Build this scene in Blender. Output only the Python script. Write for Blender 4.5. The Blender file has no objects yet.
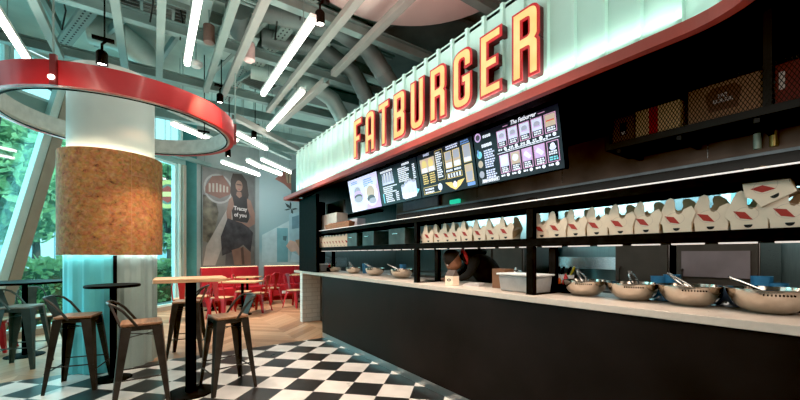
import bpy, bmesh, math, random
from mathutils import Vector, Matrix, Euler
random.seed(7)
PI = math.pi
# ------------------------------------------------------------------ camera model
F, HH, PY0, TH = 355.0, 1.35, 254.6, math.radians(34.8)
c_, s_ = math.cos(TH), math.sin(TH)
def cw(l, d): return (l*c_ + d*s_, d*c_ - l*s_)              # camera-ground (left/right, depth) to world
def pd(px, d): return cw((px-400)/F*d, d)
def fl(px, py): return pd(px, F*HH/(py-PY0))                 # a floor point
def up(px, py, Z):                                           # a point at a known height
    d = F*(HH-Z)/(py-PY0); x, y = pd(px, d); return (x, y, Z)
def Yon(px, X): r = (px-400)/F; return X*(c_-r*s_)/(r*c_+s_)
def Xon(px, Y): r = (px-400)/F; return Y*(s_+r*c_)/(c_-r*s_)
C = bpy.context.scene.collection
# ------------------------------------------------------------------ materials
def nt(name):
    m = bpy.data.materials.new(name); m.use_nodes = True
    n = m.node_tree.nodes; l = m.node_tree.links
    return m, n, l, n['Principled BSDF']
def M(name, col, rough=.5, metal=0, var=.12, scale=12, bump=0, emit=None, es=0, trans=0, alpha=1, coat=0, rvar=0, spec=.5):
    m, n, l, b = nt(name)
    tc = n.new('ShaderNodeTexCoord'); nz = n.new('ShaderNodeTexNoise')
    nz.inputs['Scale'].default_value = scale; nz.inputs['Detail'].default_value = 4
    l.new(tc.outputs['Object'], nz.inputs['Vector'])
    cr = n.new('ShaderNodeValToRGB')
    cr.color_ramp.elements[0].position = .3; cr.color_ramp.elements[1].position = .7
    cr.color_ramp.elements[0].color = (*[max(0, x*(1-var)) for x in col], 1)
    cr.color_ramp.elements[1].color = (*[min(1, x*(1+var)) for x in col], 1)
    l.new(nz.outputs['Fac'], cr.inputs['Fac']); l.new(cr.outputs['Color'], b.inputs['Base Color'])
    b.inputs['Roughness'].default_value = rough; b.inputs['Metallic'].default_value = metal
    b.inputs['Specular IOR Level'].default_value = spec
    if rvar:
        mr = n.new('ShaderNodeMapRange'); mr.inputs['To Min'].default_value = rough-rvar; mr.inputs['To Max'].default_value = rough+rvar
        l.new(nz.outputs['Fac'], mr.inputs['Value']); l.new(mr.outputs['Result'], b.inputs['Roughness'])
    if bump:
        bp = n.new('ShaderNodeBump'); bp.inputs['Strength'].default_value = bump; bp.inputs['Distance'].default_value = .01
        l.new(nz.outputs['Fac'], bp.inputs['Height']); l.new(bp.outputs['Normal'], b.inputs['Normal'])
    if emit: b.inputs['Emission Color'].default_value = (*emit, 1); b.inputs['Emission Strength'].default_value = es
    if trans: b.inputs['Transmission Weight'].default_value = trans
    if alpha < 1: b.inputs['Alpha'].default_value = alpha
    if coat: b.inputs['Coat Weight'].default_value = coat; b.inputs['Coat Roughness'].default_value = .1
    return m
def EM(name, col, st):
    m, n, l, b = nt(name)
    b.inputs['Base Color'].default_value = (*col, 1); b.inputs['Roughness'].default_value = .4
    b.inputs['Emission Color'].default_value = (*col, 1); b.inputs['Emission Strength'].default_value = st
    return m
def ramp(n, els, interp='LINEAR'):
    cr = n.new('ShaderNodeValToRGB'); cr.color_ramp.interpolation = interp
    e = cr.color_ramp.elements
    while len(e) < len(els): e.new(.5)
    for i, (p, col) in enumerate(els): e[i].position = p; e[i].color = (*col, 1)
    return cr
def wood(name, c1, c2, rough=.45, axis='X', sc=3):
    m, n, l, b = nt(name)
    tc = n.new('ShaderNodeTexCoord'); mp = n.new('ShaderNodeMapping')
    mp.inputs['Scale'].default_value = (1, 14, 14) if axis == 'X' else (14, 1, 14)
    nz = n.new('ShaderNodeTexNoise'); nz.inputs['Scale'].default_value = sc; nz.inputs['Detail'].default_value = 6; nz.inputs['Distortion'].default_value = .6
    cr = ramp(n, [(.3, c1), (.7, c2)])
    l.new(tc.outputs['Object'], mp.inputs['Vector']); l.new(mp.outputs['Vector'], nz.inputs['Vector'])
    l.new(nz.outputs['Fac'], cr.inputs['Fac']); l.new(cr.outputs['Color'], b.inputs['Base Color'])
    b.inputs['Roughness'].default_value = rough
    return m
def steel(name, col, rough=.25, stretch=(1, 1, 30), aniso=True):
    m, n, l, b = nt(name)
    tc = n.new('ShaderNodeTexCoord'); mp = n.new('ShaderNodeMapping'); mp.inputs['Scale'].default_value = stretch
    nz = n.new('ShaderNodeTexNoise'); nz.inputs['Scale'].default_value = 6; nz.inputs['Detail'].default_value = 5
    l.new(tc.outputs['Object'], mp.inputs['Vector']); l.new(mp.outputs['Vector'], nz.inputs['Vector'])
    cr = ramp(n, [(.25, tuple(x*.82 for x in col)), (.75, col)])
    l.new(nz.outputs['Fac'], cr.inputs['Fac']); l.new(cr.outputs['Color'], b.inputs['Base Color'])
    mr = n.new('ShaderNodeMapRange'); mr.inputs['To Min'].default_value = rough*.7; mr.inputs['To Max'].default_value = rough*1.4
    l.new(nz.outputs['Fac'], mr.inputs['Value']); l.new(mr.outputs['Result'], b.inputs['Roughness'])
    b.inputs['Metallic'].default_value = 1
    return m
def glass(name, tint, refl=.08, rough=0.02):
    m, n, l, b = nt(name); out = n['Material Output']
    tr = n.new('ShaderNodeBsdfTransparent'); tr.inputs['Color'].default_value = (*tint, 1)
    gl = n.new('ShaderNodeBsdfGlossy'); gl.inputs['Roughness'].default_value = rough
    nz = n.new('ShaderNodeTexNoise'); nz.inputs['Scale'].default_value = .6
    mr = n.new('ShaderNodeMapRange'); mr.inputs['To Min'].default_value = refl*.7; mr.inputs['To Max'].default_value = refl*1.3
    mx = n.new('ShaderNodeMixShader'); l.new(nz.outputs['Fac'], mr.inputs['Value']); l.new(mr.outputs['Result'], mx.inputs['Fac'])
    l.new(tr.outputs['BSDF'], mx.inputs[1]); l.new(gl.outputs['BSDF'], mx.inputs[2]); l.new(mx.outputs['Shader'], out.inputs['Surface'])
    return m
# ------------------------------------------------------------------ mesh builder
class G:
    def __init__(s): s.bm = bmesh.new(); s.mi = 0
    def f(s, vs):
        try: q = s.bm.faces.new(vs); q.material_index = s.mi; return q
        except ValueError: return None
    def pts(s, P, Mx=None): return [s.bm.verts.new((Mx @ Vector(p)) if Mx else Vector(p)) for p in P]
    def poly(s, P, Mx=None): return s.f(s.pts(P, Mx))
    def box(s, x0, x1, y0, y1, z0, z1, Mx=None):
        v = s.pts([(x0,y0,z0),(x1,y0,z0),(x1,y1,z0),(x0,y1,z0),(x0,y0,z1),(x1,y0,z1),(x1,y1,z1),(x0,y1,z1)], Mx)
        for q in ((3,2,1,0),(4,5,6,7),(0,1,5,4),(1,2,6,5),(2,3,7,6),(3,0,4,7)): s.f([v[i] for i in q])
        return s
    def hexa(s, B, T, Mx=None):                               # bottom quad, top quad
        v = s.pts(list(B)+list(T), Mx)
        for q in ((3,2,1,0),(4,5,6,7),(0,1,5,4),(1,2,6,5),(2,3,7,6),(3,0,4,7)): s.f([v[i] for i in q])
        return s
    def prism(s, P, z0, z1, Mx=None):
        n = len(P); a = s.pts([(x,y,z0) for x,y in P], Mx); b = s.pts([(x,y,z1) for x,y in P], Mx)
        s.f(a[::-1]); s.f(b)
        for i in range(n): s.f([a[i], a[(i+1)%n], b[(i+1)%n], b[i]])
        return s
    def bar(s, p0, p1, w, h, upv=(0,0,1)):                    # rectangular bar between two points
        p0, p1 = Vector(p0), Vector(p1); d = (p1-p0).normalized(); sd = d.cross(Vector(upv))
        if sd.length < 1e-4: sd = d.cross(Vector((0,1,0)))
        sd.normalize(); u = sd.cross(d).normalized(); sd *= w/2; u *= h/2
        return s.hexa([p0-sd-u, p0+sd-u, p0+sd+u, p0-sd+u], [p1-sd-u, p1+sd-u, p1+sd+u, p1-sd+u])
    def tube(s, P, r, n=10, closed=False, caps=True):
        P = [Vector(p) for p in P]; R = r if isinstance(r, (list, tuple)) else [r]*len(P); rings = []
        N = len(P); ref = None
        for i, p in enumerate(P):
            a = P[(i-1)%N] if (i or closed) else P[0]; b = P[(i+1)%N] if (i < N-1 or closed) else P[-1]
            t = (b-a).normalized()
            if ref is None: ref = t.orthogonal().normalized()
            else:
                ref = ref - t*ref.dot(t)
                ref = ref.normalized() if ref.length > 1e-5 else t.orthogonal().normalized()
            w = t.cross(ref)
            rings.append(s.pts([p + (ref*math.cos(2*PI*k/n)+w*math.sin(2*PI*k/n))*R[i] for k in range(n)]))
        for i in range(N if closed else N-1):
            A, B = rings[i], rings[(i+1)%N]
            for k in range(n): s.f([A[k], A[(k+1)%n], B[(k+1)%n], B[k]])
        if caps and not closed: s.f(rings[0][::-1]); s.f(rings[-1])
        return s
    def lathe(s, prof, n=32, Mx=None, a0=0, a1=2*PI):
        full = abs(a1-a0-2*PI) < 1e-6; cols = []
        for k in range(n if full else n+1):
            a = a0+(a1-a0)*k/n
            cols.append(s.pts([(r*math.cos(a), r*math.sin(a), z) for r, z in prof], Mx))
        for k in range(n):
            A, B = cols[k], cols[(k+1) % len(cols)]
            for i in range(len(prof)-1): s.f([A[i], B[i], B[i+1], A[i+1]])
        bmesh.ops.remove_doubles(s.bm, verts=s.bm.verts, dist=1e-6)
        return s
    def sphere(s, ce, r, n=14, m=9, sc=(1,1,1)):
        Mx = Matrix.Translation(ce) @ Matrix.Diagonal((*sc, 1))
        return s.lathe([(r*math.sin(PI*i/m), -r*math.cos(PI*i/m)) for i in range(m+1)], n, Mx)
    def mesh(s, me, Mx=None):
        nv = len(s.bm.verts); nf = len(s.bm.faces); s.bm.from_mesh(me)
        s.bm.verts.ensure_lookup_table(); s.bm.faces.ensure_lookup_table()
        if Mx:
            for v in s.bm.verts[nv:]: v.co = Mx @ v.co
        for q in s.bm.faces[nf:]: q.material_index = s.mi
        return s
    def build(s, name, mats, parent=None, loc=(0,0,0), rot=(0,0,0), smooth=True, bevel=0, sub=0, keep=False):
        bm = s.bm
        if not keep: bmesh.ops.recalc_face_normals(bm, faces=bm.faces)
        if smooth:
            for e in bm.edges:
                e.smooth = len(e.link_faces) == 2 and e.calc_face_angle(4) < .6
            for q in bm.faces: q.smooth = True
        me = bpy.data.meshes.new(name); bm.to_mesh(me); bm.free()
        for m in (mats if isinstance(mats, (list, tuple)) else [mats]): me.materials.append(m)
        o = bpy.data.objects.new(name, me); C.objects.link(o)
        o.location = loc; o.rotation_euler = rot
        if parent: o.parent = parent
        if bevel:
            b = o.modifiers.new('bevel', 'BEVEL'); b.width = bevel; b.segments = 2; b.limit_method = 'ANGLE'
        if sub: q = o.modifiers.new('sub', 'SUBSURF'); q.levels = sub; q.render_levels = sub
        return o
def thing(name, label, cat, loc=(0,0,0), rz=0, group=None, rot=None):
    o = bpy.data.objects.new(name, None); C.objects.link(o); o.empty_display_size = .1
    o.location = loc; o.rotation_euler = rot if rot else (0,0,rz); return tag(o, label, cat, group)
def tag(o, label, cat, group=None):
    o['label'] = label; o['category'] = cat
    if group: o['group'] = group
    return o
def struct(o): o['kind'] = 'structure'; return o
KIDS = {}
def dup(root, loc, rz, label, group=None, rot=None):
    r = root.copy(); C.objects.link(r); r.location = loc; r.rotation_euler = rot if rot else (0,0,rz); r['label'] = label
    if group: r['group'] = group
    for ch in [o for o in list(C.objects) if o.parent == root]:
        k = ch.copy(); C.objects.link(k); k.parent = r
        for g in [o for o in list(C.objects) if o.parent == ch]:
            q = g.copy(); C.objects.link(q); q.parent = k
    return r
def curve_mesh(cu):
    o = bpy.data.objects.new('tmp', cu); C.objects.link(o)
    dg = bpy.context.evaluated_depsgraph_get(); me = bpy.data.meshes.new_from_object(o.evaluated_get(dg))
    bpy.data.objects.remove(o); return me
def text_mesh(st, size=1, ext=0, align='CENTER', shear=0, off=0, sx=1, sp=1):
    cu = bpy.data.curves.new('t', 'FONT'); cu.body = st; cu.size = size; cu.extrude = ext; cu.align_x = align; cu.align_y = 'CENTER'
    cu.shear = shear; cu.offset = off; cu.resolution_u = 3; cu.space_character = sp
    me = curve_mesh(cu); me.transform(Matrix.Diagonal((sx,1,1,1))); return me
def poly_mesh(loops, ext, off=0, bev=0):
    cu = bpy.data.curves.new('p', 'CURVE'); cu.dimensions = '2D'; cu.fill_mode = 'BOTH'; cu.extrude = ext; cu.offset = off
    for L in loops:
        sp = cu.splines.new('POLY'); sp.points.add(len(L)-1); sp.use_cyclic_u = True
        for p, q in zip(sp.points, L): p.co = (q[0], q[1], 0, 1)
    return curve_mesh(cu)
def rounded(P, n=6):                                          # [(x, y, r)] corners with radius
    out = []; N = len(P)
    for i in range(N):
        p = Vector(P[i][:2]); r = P[i][2] if len(P[i]) > 2 else 0
        if r <= 0: out.append(tuple(p)); continue
        a = (Vector(P[i-1][:2])-p); b = (Vector(P[(i+1)%N][:2])-p); r = min(r, a.length*.5, b.length*.5)
        a.normalize(); b.normalize(); p0 = p+a*r; p1 = p+b*r
        for k in range(n+1):
            t = k/n; out.append(tuple(p0*(1-t)**2 + p*2*t*(1-t) + p1*t*t))
    return out
def circ(x, y, r, n=24, sy=1): return [(x+r*math.cos(2*PI*k/n), y+r*sy*math.sin(2*PI*k/n)) for k in range(n)]
FACE = Matrix(((0,0,-1,0),(-1,0,0,0),(0,1,0,0),(0,0,0,1)))   # x right along the counter, y up, z out to the customers
def face_rot(tilt=0): return (FACE @ Matrix.Rotation(tilt, 4, 'X')).to_euler()
# ------------------------------------------------------------------ shared materials
m_gun = M('gunmetal', (.050,.043,.038), .4, .6, .25, 9, rvar=.1)
m_black = M('black_powder_coat', (.0065,.0055,.0055), .62, 0, .3, 20, spec=.05)
m_blackpanel = M('black_laminate', (.013,.010,.010), .5, 0, .3, 2.2, rvar=.08, spec=.12)
m_dark = M('near_black', (.006,.006,.006), .7)
m_red = M('red_enamel', (.50,.025,.03), .38, 0, .12, 5, coat=.3)
m_redband = M('red_band_paint', (.52,.075,.06), .45, 0, .08, 6)
m_redring = M('red_ring_paint', (.50,.022,.03), .35, 0, .15, 2, coat=.2)
m_redleather = M('red_vinyl', (.45,.018,.03), .42, 0, .12, 6, bump=.15)
m_redchair = M('red_chair_paint', (.50,.02,.03), .28, .2, .12, 8, coat=.5)
m_white = M('white_paint', (.75,.76,.74), .55, 0, .04, 8)
m_lightgrey = M('light_grey_metal', (.50,.53,.50), .5, .1, .06, 8)
m_steel = steel('brushed_steel', (.62,.62,.60), .24)
m_steelh = steel('brushed_steel_horizontal', (.58,.60,.60), .28, (1, 30, 1))
m_darksteel = steel('dark_steel', (.20,.19,.185), .3)
m_bowl = M('polished_steel', (.56,.49,.42), .13, 1, .08, 26, bump=.12)
m_woodseat = wood('seat_wood', (.22,.10,.05), (.40,.21,.11), .45)
m_woodtop = wood('table_wood', (.45,.25,.13), (.66,.42,.24), .4)
m_tube = EM('tube_light_diffuser', (1,.93,.82), 9)
m_led = EM('led_strip_white', (.95,1,.95), 14)
m_ledwarm = EM('led_strip_warm', (1,.86,.62), 16)
m_beam = M('sage_beam_paint', (.15,.195,.175), .55, 0, .08, 4)
m_beamlight = M('pale_channel_paint', (.21,.215,.195), .5, 0, .06, 4)
m_beamdark = M('dark_sage_paint', (.15,.22,.205), .55, 0, .15, 4)
m_deck = M('ceiling_sage', (.27,.38,.35), .75, 0, .3, 1.3)
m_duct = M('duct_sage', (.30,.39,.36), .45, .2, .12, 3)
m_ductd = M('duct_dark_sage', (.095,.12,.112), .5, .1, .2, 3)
m_fascia = M('pale_mint_metal', (.56,.74,.67), .5, 0, .05, 3)
m_teal = M('teal_column_cladding', (.32,.41,.385), .42, 0, .06, 3)
m_tealpaint = M('teal_paint', (.05,.20,.20), .5, 0, .12, 4)
m_cyanframe = M('pale_cyan_frame', (.60,.78,.76), .45, 0, .05, 4)
m_tanframe = M('tan_frame', (.34,.31,.25), .5, 0, .08, 4)
m_glass = glass('tinted_glass', (.72,.93,.94))
m_carton = M('takeout_white_card', (.84,.69,.54), .6, 0, .04, 20)
m_kraft = M('kraft_inside', (.55,.36,.20), .7, 0, .08, 20)
m_logo = M('logo_red', (.45,.04,.03), .6)
m_stone = M('white_quartz', (.62,.54,.47), .3, 0, .05, 30, rvar=.06)
m_blue = M('blue_cup', (.05,.22,.42), .4)
# ================================================================== THE SETTING
WA = cw(-6.15, 5.9); WD = cw(.177, .984); WROT = math.atan2(WD[1], WD[0])      # window wall: point, direction
def wpt(t): return (WA[0]+WD[0]*t, WA[1]+WD[1]*t)
CORN = (2.62, 11.2); PD = (-.94, -.342)                                        # poster wall runs back from the corner
PL = (CORN[0]+PD[0]*1.8, CORN[1]+PD[1]*1.8); PROT = math.atan2(-PD[1], -PD[0])
WE = wpt(3.25)
# floor ------------------------------------------------------------
def checker_mat():
    m, n, l, b = nt('checker_tiles')
    tc = n.new('ShaderNodeTexCoord'); mp = n.new('ShaderNodeMapping'); mp.inputs['Rotation'].default_value = (0,0,-PI/4)
    mp.inputs['Location'].default_value = (-3.934, -1.463, .1)
    ck = n.new('ShaderNodeTexChecker'); ck.inputs['Scale'].default_value = 1/.32
    ck.inputs['Color1'].default_value = (.70,.67,.64,1); ck.inputs['Color2'].default_value = (.020,.018,.018,1)
    nz = n.new('ShaderNodeTexNoise'); nz.inputs['Scale'].default_value = 5
    mx = n.new('ShaderNodeMix'); mx.data_type = 'RGBA'; mx.blend_type = 'MULTIPLY'; mx.inputs['Factor'].default_value = 1
    cr = ramp(n, [(.3, (.85,.85,.85)), (.7, (1,1,1))])
    l.new(tc.outputs['Object'], mp.inputs['Vector']); l.new(mp.outputs['Vector'], ck.inputs['Vector']); l.new(tc.outputs['Object'], nz.inputs['Vector'])
    l.new(nz.outputs['Fac'], cr.inputs['Fac']); l.new(ck.outputs['Color'], mx.inputs['A']); l.new(cr.outputs['Color'], mx.inputs['B'])
    l.new(mx.outputs['Result'], b.inputs['Base Color'])
    mr = n.new('ShaderNodeMapRange'); mr.inputs['To Min'].default_value = .22; mr.inputs['To Max'].default_value = .42
    l.new(nz.outputs['Fac'], mr.inputs['Value']); l.new(mr.outputs['Result'], b.inputs['Roughness'])
    return m
def chevron_mat():
    m, n, l, b = nt('chevron_planks')
    tc = n.new('ShaderNodeTexCoord'); sp = n.new('ShaderNodeSeparateXYZ'); l.new(tc.outputs['Object'], sp.inputs['Vector'])
    def mt(op, a, bb=None):
        q = n.new('ShaderNodeMath'); q.operation = op
        for i, v in enumerate((a, bb)):
            if v is None: continue
            if isinstance(v, (int, float)): q.inputs[i].default_value = v
            else: l.new(v, q.inputs[i])
        return q.outputs[0]
    tri = mt('PINGPONG', sp.outputs['X'], .62); v2 = mt('DIVIDE', mt('ADD', sp.outputs['Y'], tri), .19)
    idx = mt('FLOOR', v2); col = mt('FLOOR', mt('DIVIDE', sp.outputs['X'], .62)); fr = mt('FRACT', v2)
    cb = n.new('ShaderNodeCombineXYZ'); l.new(idx, cb.inputs['X']); l.new(col, cb.inputs['Y'])
    wn = n.new('ShaderNodeTexWhiteNoise'); l.new(cb.outputs['Vector'], wn.inputs['Vector'])
    cr = ramp(n, [(0, (.30,.155,.085)), (.5, (.40,.225,.13)), (1, (.52,.32,.20))]); l.new(wn.outputs['Value'], cr.inputs['Fac'])
    ed = mt('GREATER_THAN', fr, .05); ev = mt('ADD', mt('MULTIPLY', ed, .45), .55)
    mx = n.new('ShaderNodeMix'); mx.data_type = 'RGBA'; mx.blend_type = 'MULTIPLY'; mx.inputs['Factor'].default_value = 1
    cv = n.new('ShaderNodeCombineColor')
    for k in ('Red','Green','Blue'): l.new(ev, cv.inputs[k])
    l.new(cr.outputs['Color'], mx.inputs['A']); l.new(cv.outputs['Color'], mx.inputs['B']); l.new(mx.outputs['Result'], b.inputs['Base Color'])
    b.inputs['Roughness'].default_value = .38
    return m
YB = 5.45
xb = WA[0] + (YB-WA[1])*WD[0]/WD[1]; xl = -5.5; yl = WA[1] + (xl-WA[0])*WD[1]/WD[0]
OUT = [(xl,-1.6), (4.7,-1.6), (4.7,11.2), CORN, PL, WE, (xl, yl)]
g = G(); g.prism([(xl,-1.6), (4.7,-1.6), (4.7,YB), (xb,YB), (xl,yl)], -.12, 0); g.mi = 1
g.prism([(xb,YB), (4.7,YB), (4.7,11.2), CORN, PL, WE], -.12, 0)
struct(g.build('floor', [checker_mat(), chevron_mat()], smooth=False))
g = G(); g.prism(OUT, 4.75, 4.87); struct(g.build('ceiling', m_deck, smooth=False))
# walls behind the viewer
g = G(); g.box(xl, 4.7, -1.72, -1.6, 0, 4.75); struct(g.build('wall_front', M('warm_grey_plaster', (.22,.19,.17), .85, 0, .08, 2), smooth=False))
g = G(); g.box(xl-.12, xl, -1.72, yl, 0, 4.75); struct(g.build('wall_left', bpy.data.materials['warm_grey_plaster'], smooth=False))
# walls --------------------------------------------------------------
def mural_mat():
    m, n, l, b = nt('misty_teal_mural')
    tc = n.new('ShaderNodeTexCoord'); sp = n.new('ShaderNodeSeparateXYZ'); l.new(tc.outputs['Object'], sp.inputs['Vector'])
    nz = n.new('ShaderNodeTexNoise'); nz.inputs['Scale'].default_value = .9; nz.inputs['Detail'].default_value = 3
    l.new(tc.outputs['Object'], nz.inputs['Vector'])
    ma = n.new('ShaderNodeMath'); ma.operation = 'MULTIPLY_ADD'; ma.inputs[1].default_value = 1.6; l.new(nz.outputs['Fac'], ma.inputs[0])
    l.new(sp.outputs['Z'], ma.inputs[2])
    mr = n.new('ShaderNodeMapRange'); mr.inputs['From Min'].default_value = 1.2; mr.inputs['From Max'].default_value = 5.0
    l.new(ma.outputs[0], mr.inputs['Value'])
    cr = ramp(n, [(0, (.42,.46,.46)), (.3, (.18,.33,.36)), (.55, (.22,.33,.34)), (1, (.27,.33,.33))])
    l.new(mr.outputs['Result'], cr.inputs['Fac']); l.new(cr.outputs['Color'], b.inputs['Base Color']); b.inputs['Roughness'].default_value = .7
    return m
m_mural = mural_mat(); m_wallgrey = M('grey_plaster', (.23,.27,.265), .8, 0, .1, 3)
g = G(); g.box(CORN[0], 4.8, 11.2, 11.32, 0, 4.75); struct(g.build('wall_back', m_mural, smooth=False))
g = G(); g.box(0, 1.8, 0, .12, 0, 4.75); struct(g.build('wall_left_back', m_wallgrey, None, (PL[0], PL[1], 0), (0,0,PROT), smooth=False))
g = G(); g.prism([WE, (WE[0]+.02, WE[1]+.2), (PL[0]-.03, PL[1]+.14), PL], 0, 4.75); struct(g.build('wall_left_return', m_tealpaint, smooth=False))
m_kwall = steel('kitchen_wall_steel', (.30,.40,.40), .33, (1, 20, 1))
g = G(); g.box(4.7, 4.82, -1.6, 11.3, 0, 4.75); struct(g.build('wall_right', m_kwall, smooth=False))
# white brick end wall under and behind the worktop end
def brick_mat():
    m, n, l, b = nt('white_brick')
    tc = n.new('ShaderNodeTexCoord'); mp = n.new('ShaderNodeMapping'); mp.inputs['Rotation'].default_value = (PI/2,0,0)
    br = n.new('ShaderNodeTexBrick'); br.inputs['Scale'].default_value = 1; br.inputs['Brick Width'].default_value = .24; br.inputs['Row Height'].default_value = .085
    br.inputs['Mortar Size'].default_value = .006
    br.inputs['Color1'].default_value = (.66,.66,.63,1); br.inputs['Color2'].default_value = (.72,.72,.69,1); br.inputs['Mortar'].default_value = (.52,.52,.50,1)
    l.new(tc.outputs['Object'], mp.inputs['Vector']); l.new(mp.outputs['Vector'], br.inputs['Vector']); l.new(br.outputs['Color'], b.inputs['Base Color'])
    bp = n.new('ShaderNodeBump'); bp.inputs['Strength'].default_value = .5; bp.inputs['Distance'].default_value = .01; bp.invert = True
    l.new(br.outputs['Fac'], bp.inputs['Height']); l.new(bp.outputs['Normal'], b.inputs['Normal']); b.inputs['Roughness'].default_value = .6
    return m
g = G(); g.box(2.44, 4.7, 6.92, 7.05, 0, .99); struct(g.build('wall_end_brick', brick_mat(), smooth=False))
g = G(); g.box(2.44, 4.7, 6.92, 7.05, .99, 3.0); struct(g.build('wall_end_upper', steel('end_wall_steel', (.20,.23,.23), .34, (14,1,1)), smooth=False))
g = G(); g.box(2.36, 4.7, -1.6, 7.05, 2.98, 3.06); struct(g.build('ceiling_kitchen', m_dark, smooth=False))
# windows: raking frame, panes, header -------------------------------------------------
WL = (*WA, 0); WR = (0,0,WROT)
g = G(); g.box(-3.6, 3.24, -.05, .09, 0, .10); struct(g.build('trim_1', m_tanframe, None, WL, WR, smooth=False))
g = G(); g.box(-3.6, 3.24, -.10, .12, 3.62, 3.95); struct(g.build('trim_2', m_tealpaint if 0 else M('header_sage', (.22,.36,.34), .5, 0, .1, 3), None, WL, WR, smooth=False))
def window(nm, x0, x1, z0=.10, z1=3.62, mull=True):
    g = G(); w = .05
    for a, b in ((x0, x0+w), (x1-w, x1)): g.box(a, b, -.03, .06, z0, z1)
    g.box(x0+w, x1-w, -.03, .06, z0, z0+w); g.box(x0+w, x1-w, -.03, .06, z1-w, z1)
    o = struct(g.build(nm, m_cyanframe, None, WL, WR, smooth=False))
    g = G(); g.box(x0+w, x1-w, .005, .017, z0+w, z1-w); g.build('pane', m_glass, o)
    return o
window('window_1', -3.6, -1.62); window('window_2', -1.6, .78); window('window_3', .80, 1.58); window('window_4', 1.6, 3.02)
window('window_5', -3.6, -.3, 3.97, 4.72); window('window_6', -.28, 3.22, 3.97, 4.72)
g = G(); g.box(3.04, 3.18, -.08, .10, .1, 3.62); struct(g.build('trim_3', m_cyanframe, None, WL, WR, smooth=False))
g = G(); g.box(3.12, 3.22, -.14, -.081, .0, 3.62); struct(g.build('trim_4', m_tanframe, None, WL, WR, smooth=False))
# raking steel post in front of the glass
r0, r1 = Vector((-.66,-.16,0)), Vector((.40,-.16,4.3))
t = thing('raking_post', 'slanting steel facade post with a pale cyan side, left of the round column', 'post', WL, WROT)
g = G(); g.bar(r0+Vector((-.06,0,0)), r1+Vector((-.06,0,0)), .12, .12, (0,1,0)); g.build('cyan_side', m_cyanframe, t)['label'] = 'pale cyan side of the slanting post'
g = G(); g.bar(r0+Vector((.075,-.02,0)), r1+Vector((.075,-.02,0)), .15, .12, (0,1,0)); g.build('tan_side', m_tanframe, t)['label'] = 'tan side of the slanting post'
# ------------------------------------------------------------------ OUTSIDE
g = G(); g.box(-30, 30, .3, 45, -.32, -.14); struct(g.build('ground', M('paving_outside', (.52,.56,.54), .8, 0, .15, 1.5), None, WL, WR, smooth=False))
def leafmat(nm, a, b_):
    m, n, l, b = nt(nm); oi = n.new('ShaderNodeTexCoord'); nz = n.new('ShaderNodeTexNoise'); nz.inputs['Scale'].default_value = 3
    l.new(oi.outputs['Object'], nz.inputs['Vector']); cr = ramp(n, [(.3, a), (.7, b_)]); l.new(nz.outputs['Fac'], cr.inputs['Fac'])
    l.new(cr.outputs['Color'], b.inputs['Base Color']); b.inputs['Roughness'].default_value = .6; return m
m_leaf1 = leafmat('leaf_green', (.06,.20,.10), (.22,.44,.20)); m_leaf2 = leafmat('hedge_green', (.16,.32,.10), (.42,.60,.25)); m_bark = M('bark', (.07,.06,.05), .8)
def leaves(n, fn, sz):
    g = G()
    for _ in range(n):
        p = Vector(fn()); a = Vector((random.gauss(0,1), random.gauss(0,1), random.gauss(0,1))).normalized(); b = a.orthogonal().normalized()*sz*random.uniform(.5,1.1); a = a*sz*random.uniform(.8,1.6)
        g.poly([p-a, p+b, p+a, p-b])
    return g
def outw(t, o): x, y = wpt(t); return (x - WD[1]*o, y + WD[0]*o)
def tree(t, o, h, r, lab, n=3600):
    x, y = outw(t, o); T = thing('street_tree', lab, 'tree', (x, y, -.14), 0, 'trees outside the window')
    g = G(); g.tube([(0,0,0), (.05,.03,h*.3), (-.04,.05,h*.6), (.03,0,h*.85)], [.12,.10,.07,.03], 8)
    for k in range(5):
        a = k*1.3; g.tube([(0,.03,h*(.38+.08*k)), (r*.55*math.cos(a), r*.55*math.sin(a), h*(.55+.08*k))], [.05,.02], 6)
    g.build('trunk', m_bark, T)
    cl = [(random.uniform(-.6,.6)*r, random.uniform(-.6,.6)*r, h*random.uniform(.42,.95), r*random.uniform(.35,.6)) for _ in range(14)]
    def fn():
        q = random.choice(cl); v = Vector((random.gauss(0,1),random.gauss(0,1),random.gauss(0,.7))).normalized()*q[3]*random.random()**.4
        return (q[0]+v.x, q[1]+v.y, q[2]+v.z)
    leaves(n, fn, .13).build('crown', m_leaf1, T, smooth=False, keep=True)
for a in ((4.5, 6.6, 5.4, 1.25, 'leafy street tree seen between the slanting post and the cork drum'), (2.1, 4.4, 5.6, 1.5, 'broad dark tree outside at the far left edge of the window'),
          (6.4, 10.5, 6.5, 2.0, 'tall tree outside, set back behind the nearer tree beside the cork drum'), (7.9, 4.8, 5.0, 1.6, 'leafy tree outside the window right of the column, under the round sign'),
          (11.6, 8.0, 6.6, 2.0, 'distant tree outside, farthest to the right beyond the window')): tree(*a)
for i, (t0, t1, o, h, lab) in enumerate(((-3.2, -.1, 2.0, 1.3, 'clipped hedge outside left of the slanting post'), (.2, 3.2, 2.2, 1.38, 'bright clipped hedge outside between the slanting post and the column'),
        (3.6, 7.0, 2.6, 1.3, 'clipped hedge outside the window right of the column'))):
    x, y = outw((t0+t1)/2, o); w = (t1-t0)/2
    T = thing('hedge', lab, 'hedge', (x, y, -.14), WROT)
    leaves(2600, lambda: (random.uniform(-w, w), random.uniform(-.5,.5), h*random.random()**.7 + .06*math.sin(5*random.random())), .075).build('foliage', m_leaf2, T, smooth=False, keep=True)
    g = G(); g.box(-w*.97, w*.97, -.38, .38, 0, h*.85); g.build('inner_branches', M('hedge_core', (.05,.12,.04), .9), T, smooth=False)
x, y = outw(7.5, 17); T = thing('office_building', 'pale blue glass office building far outside behind the trees', 'building', (x, y, -.14), WROT)
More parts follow.
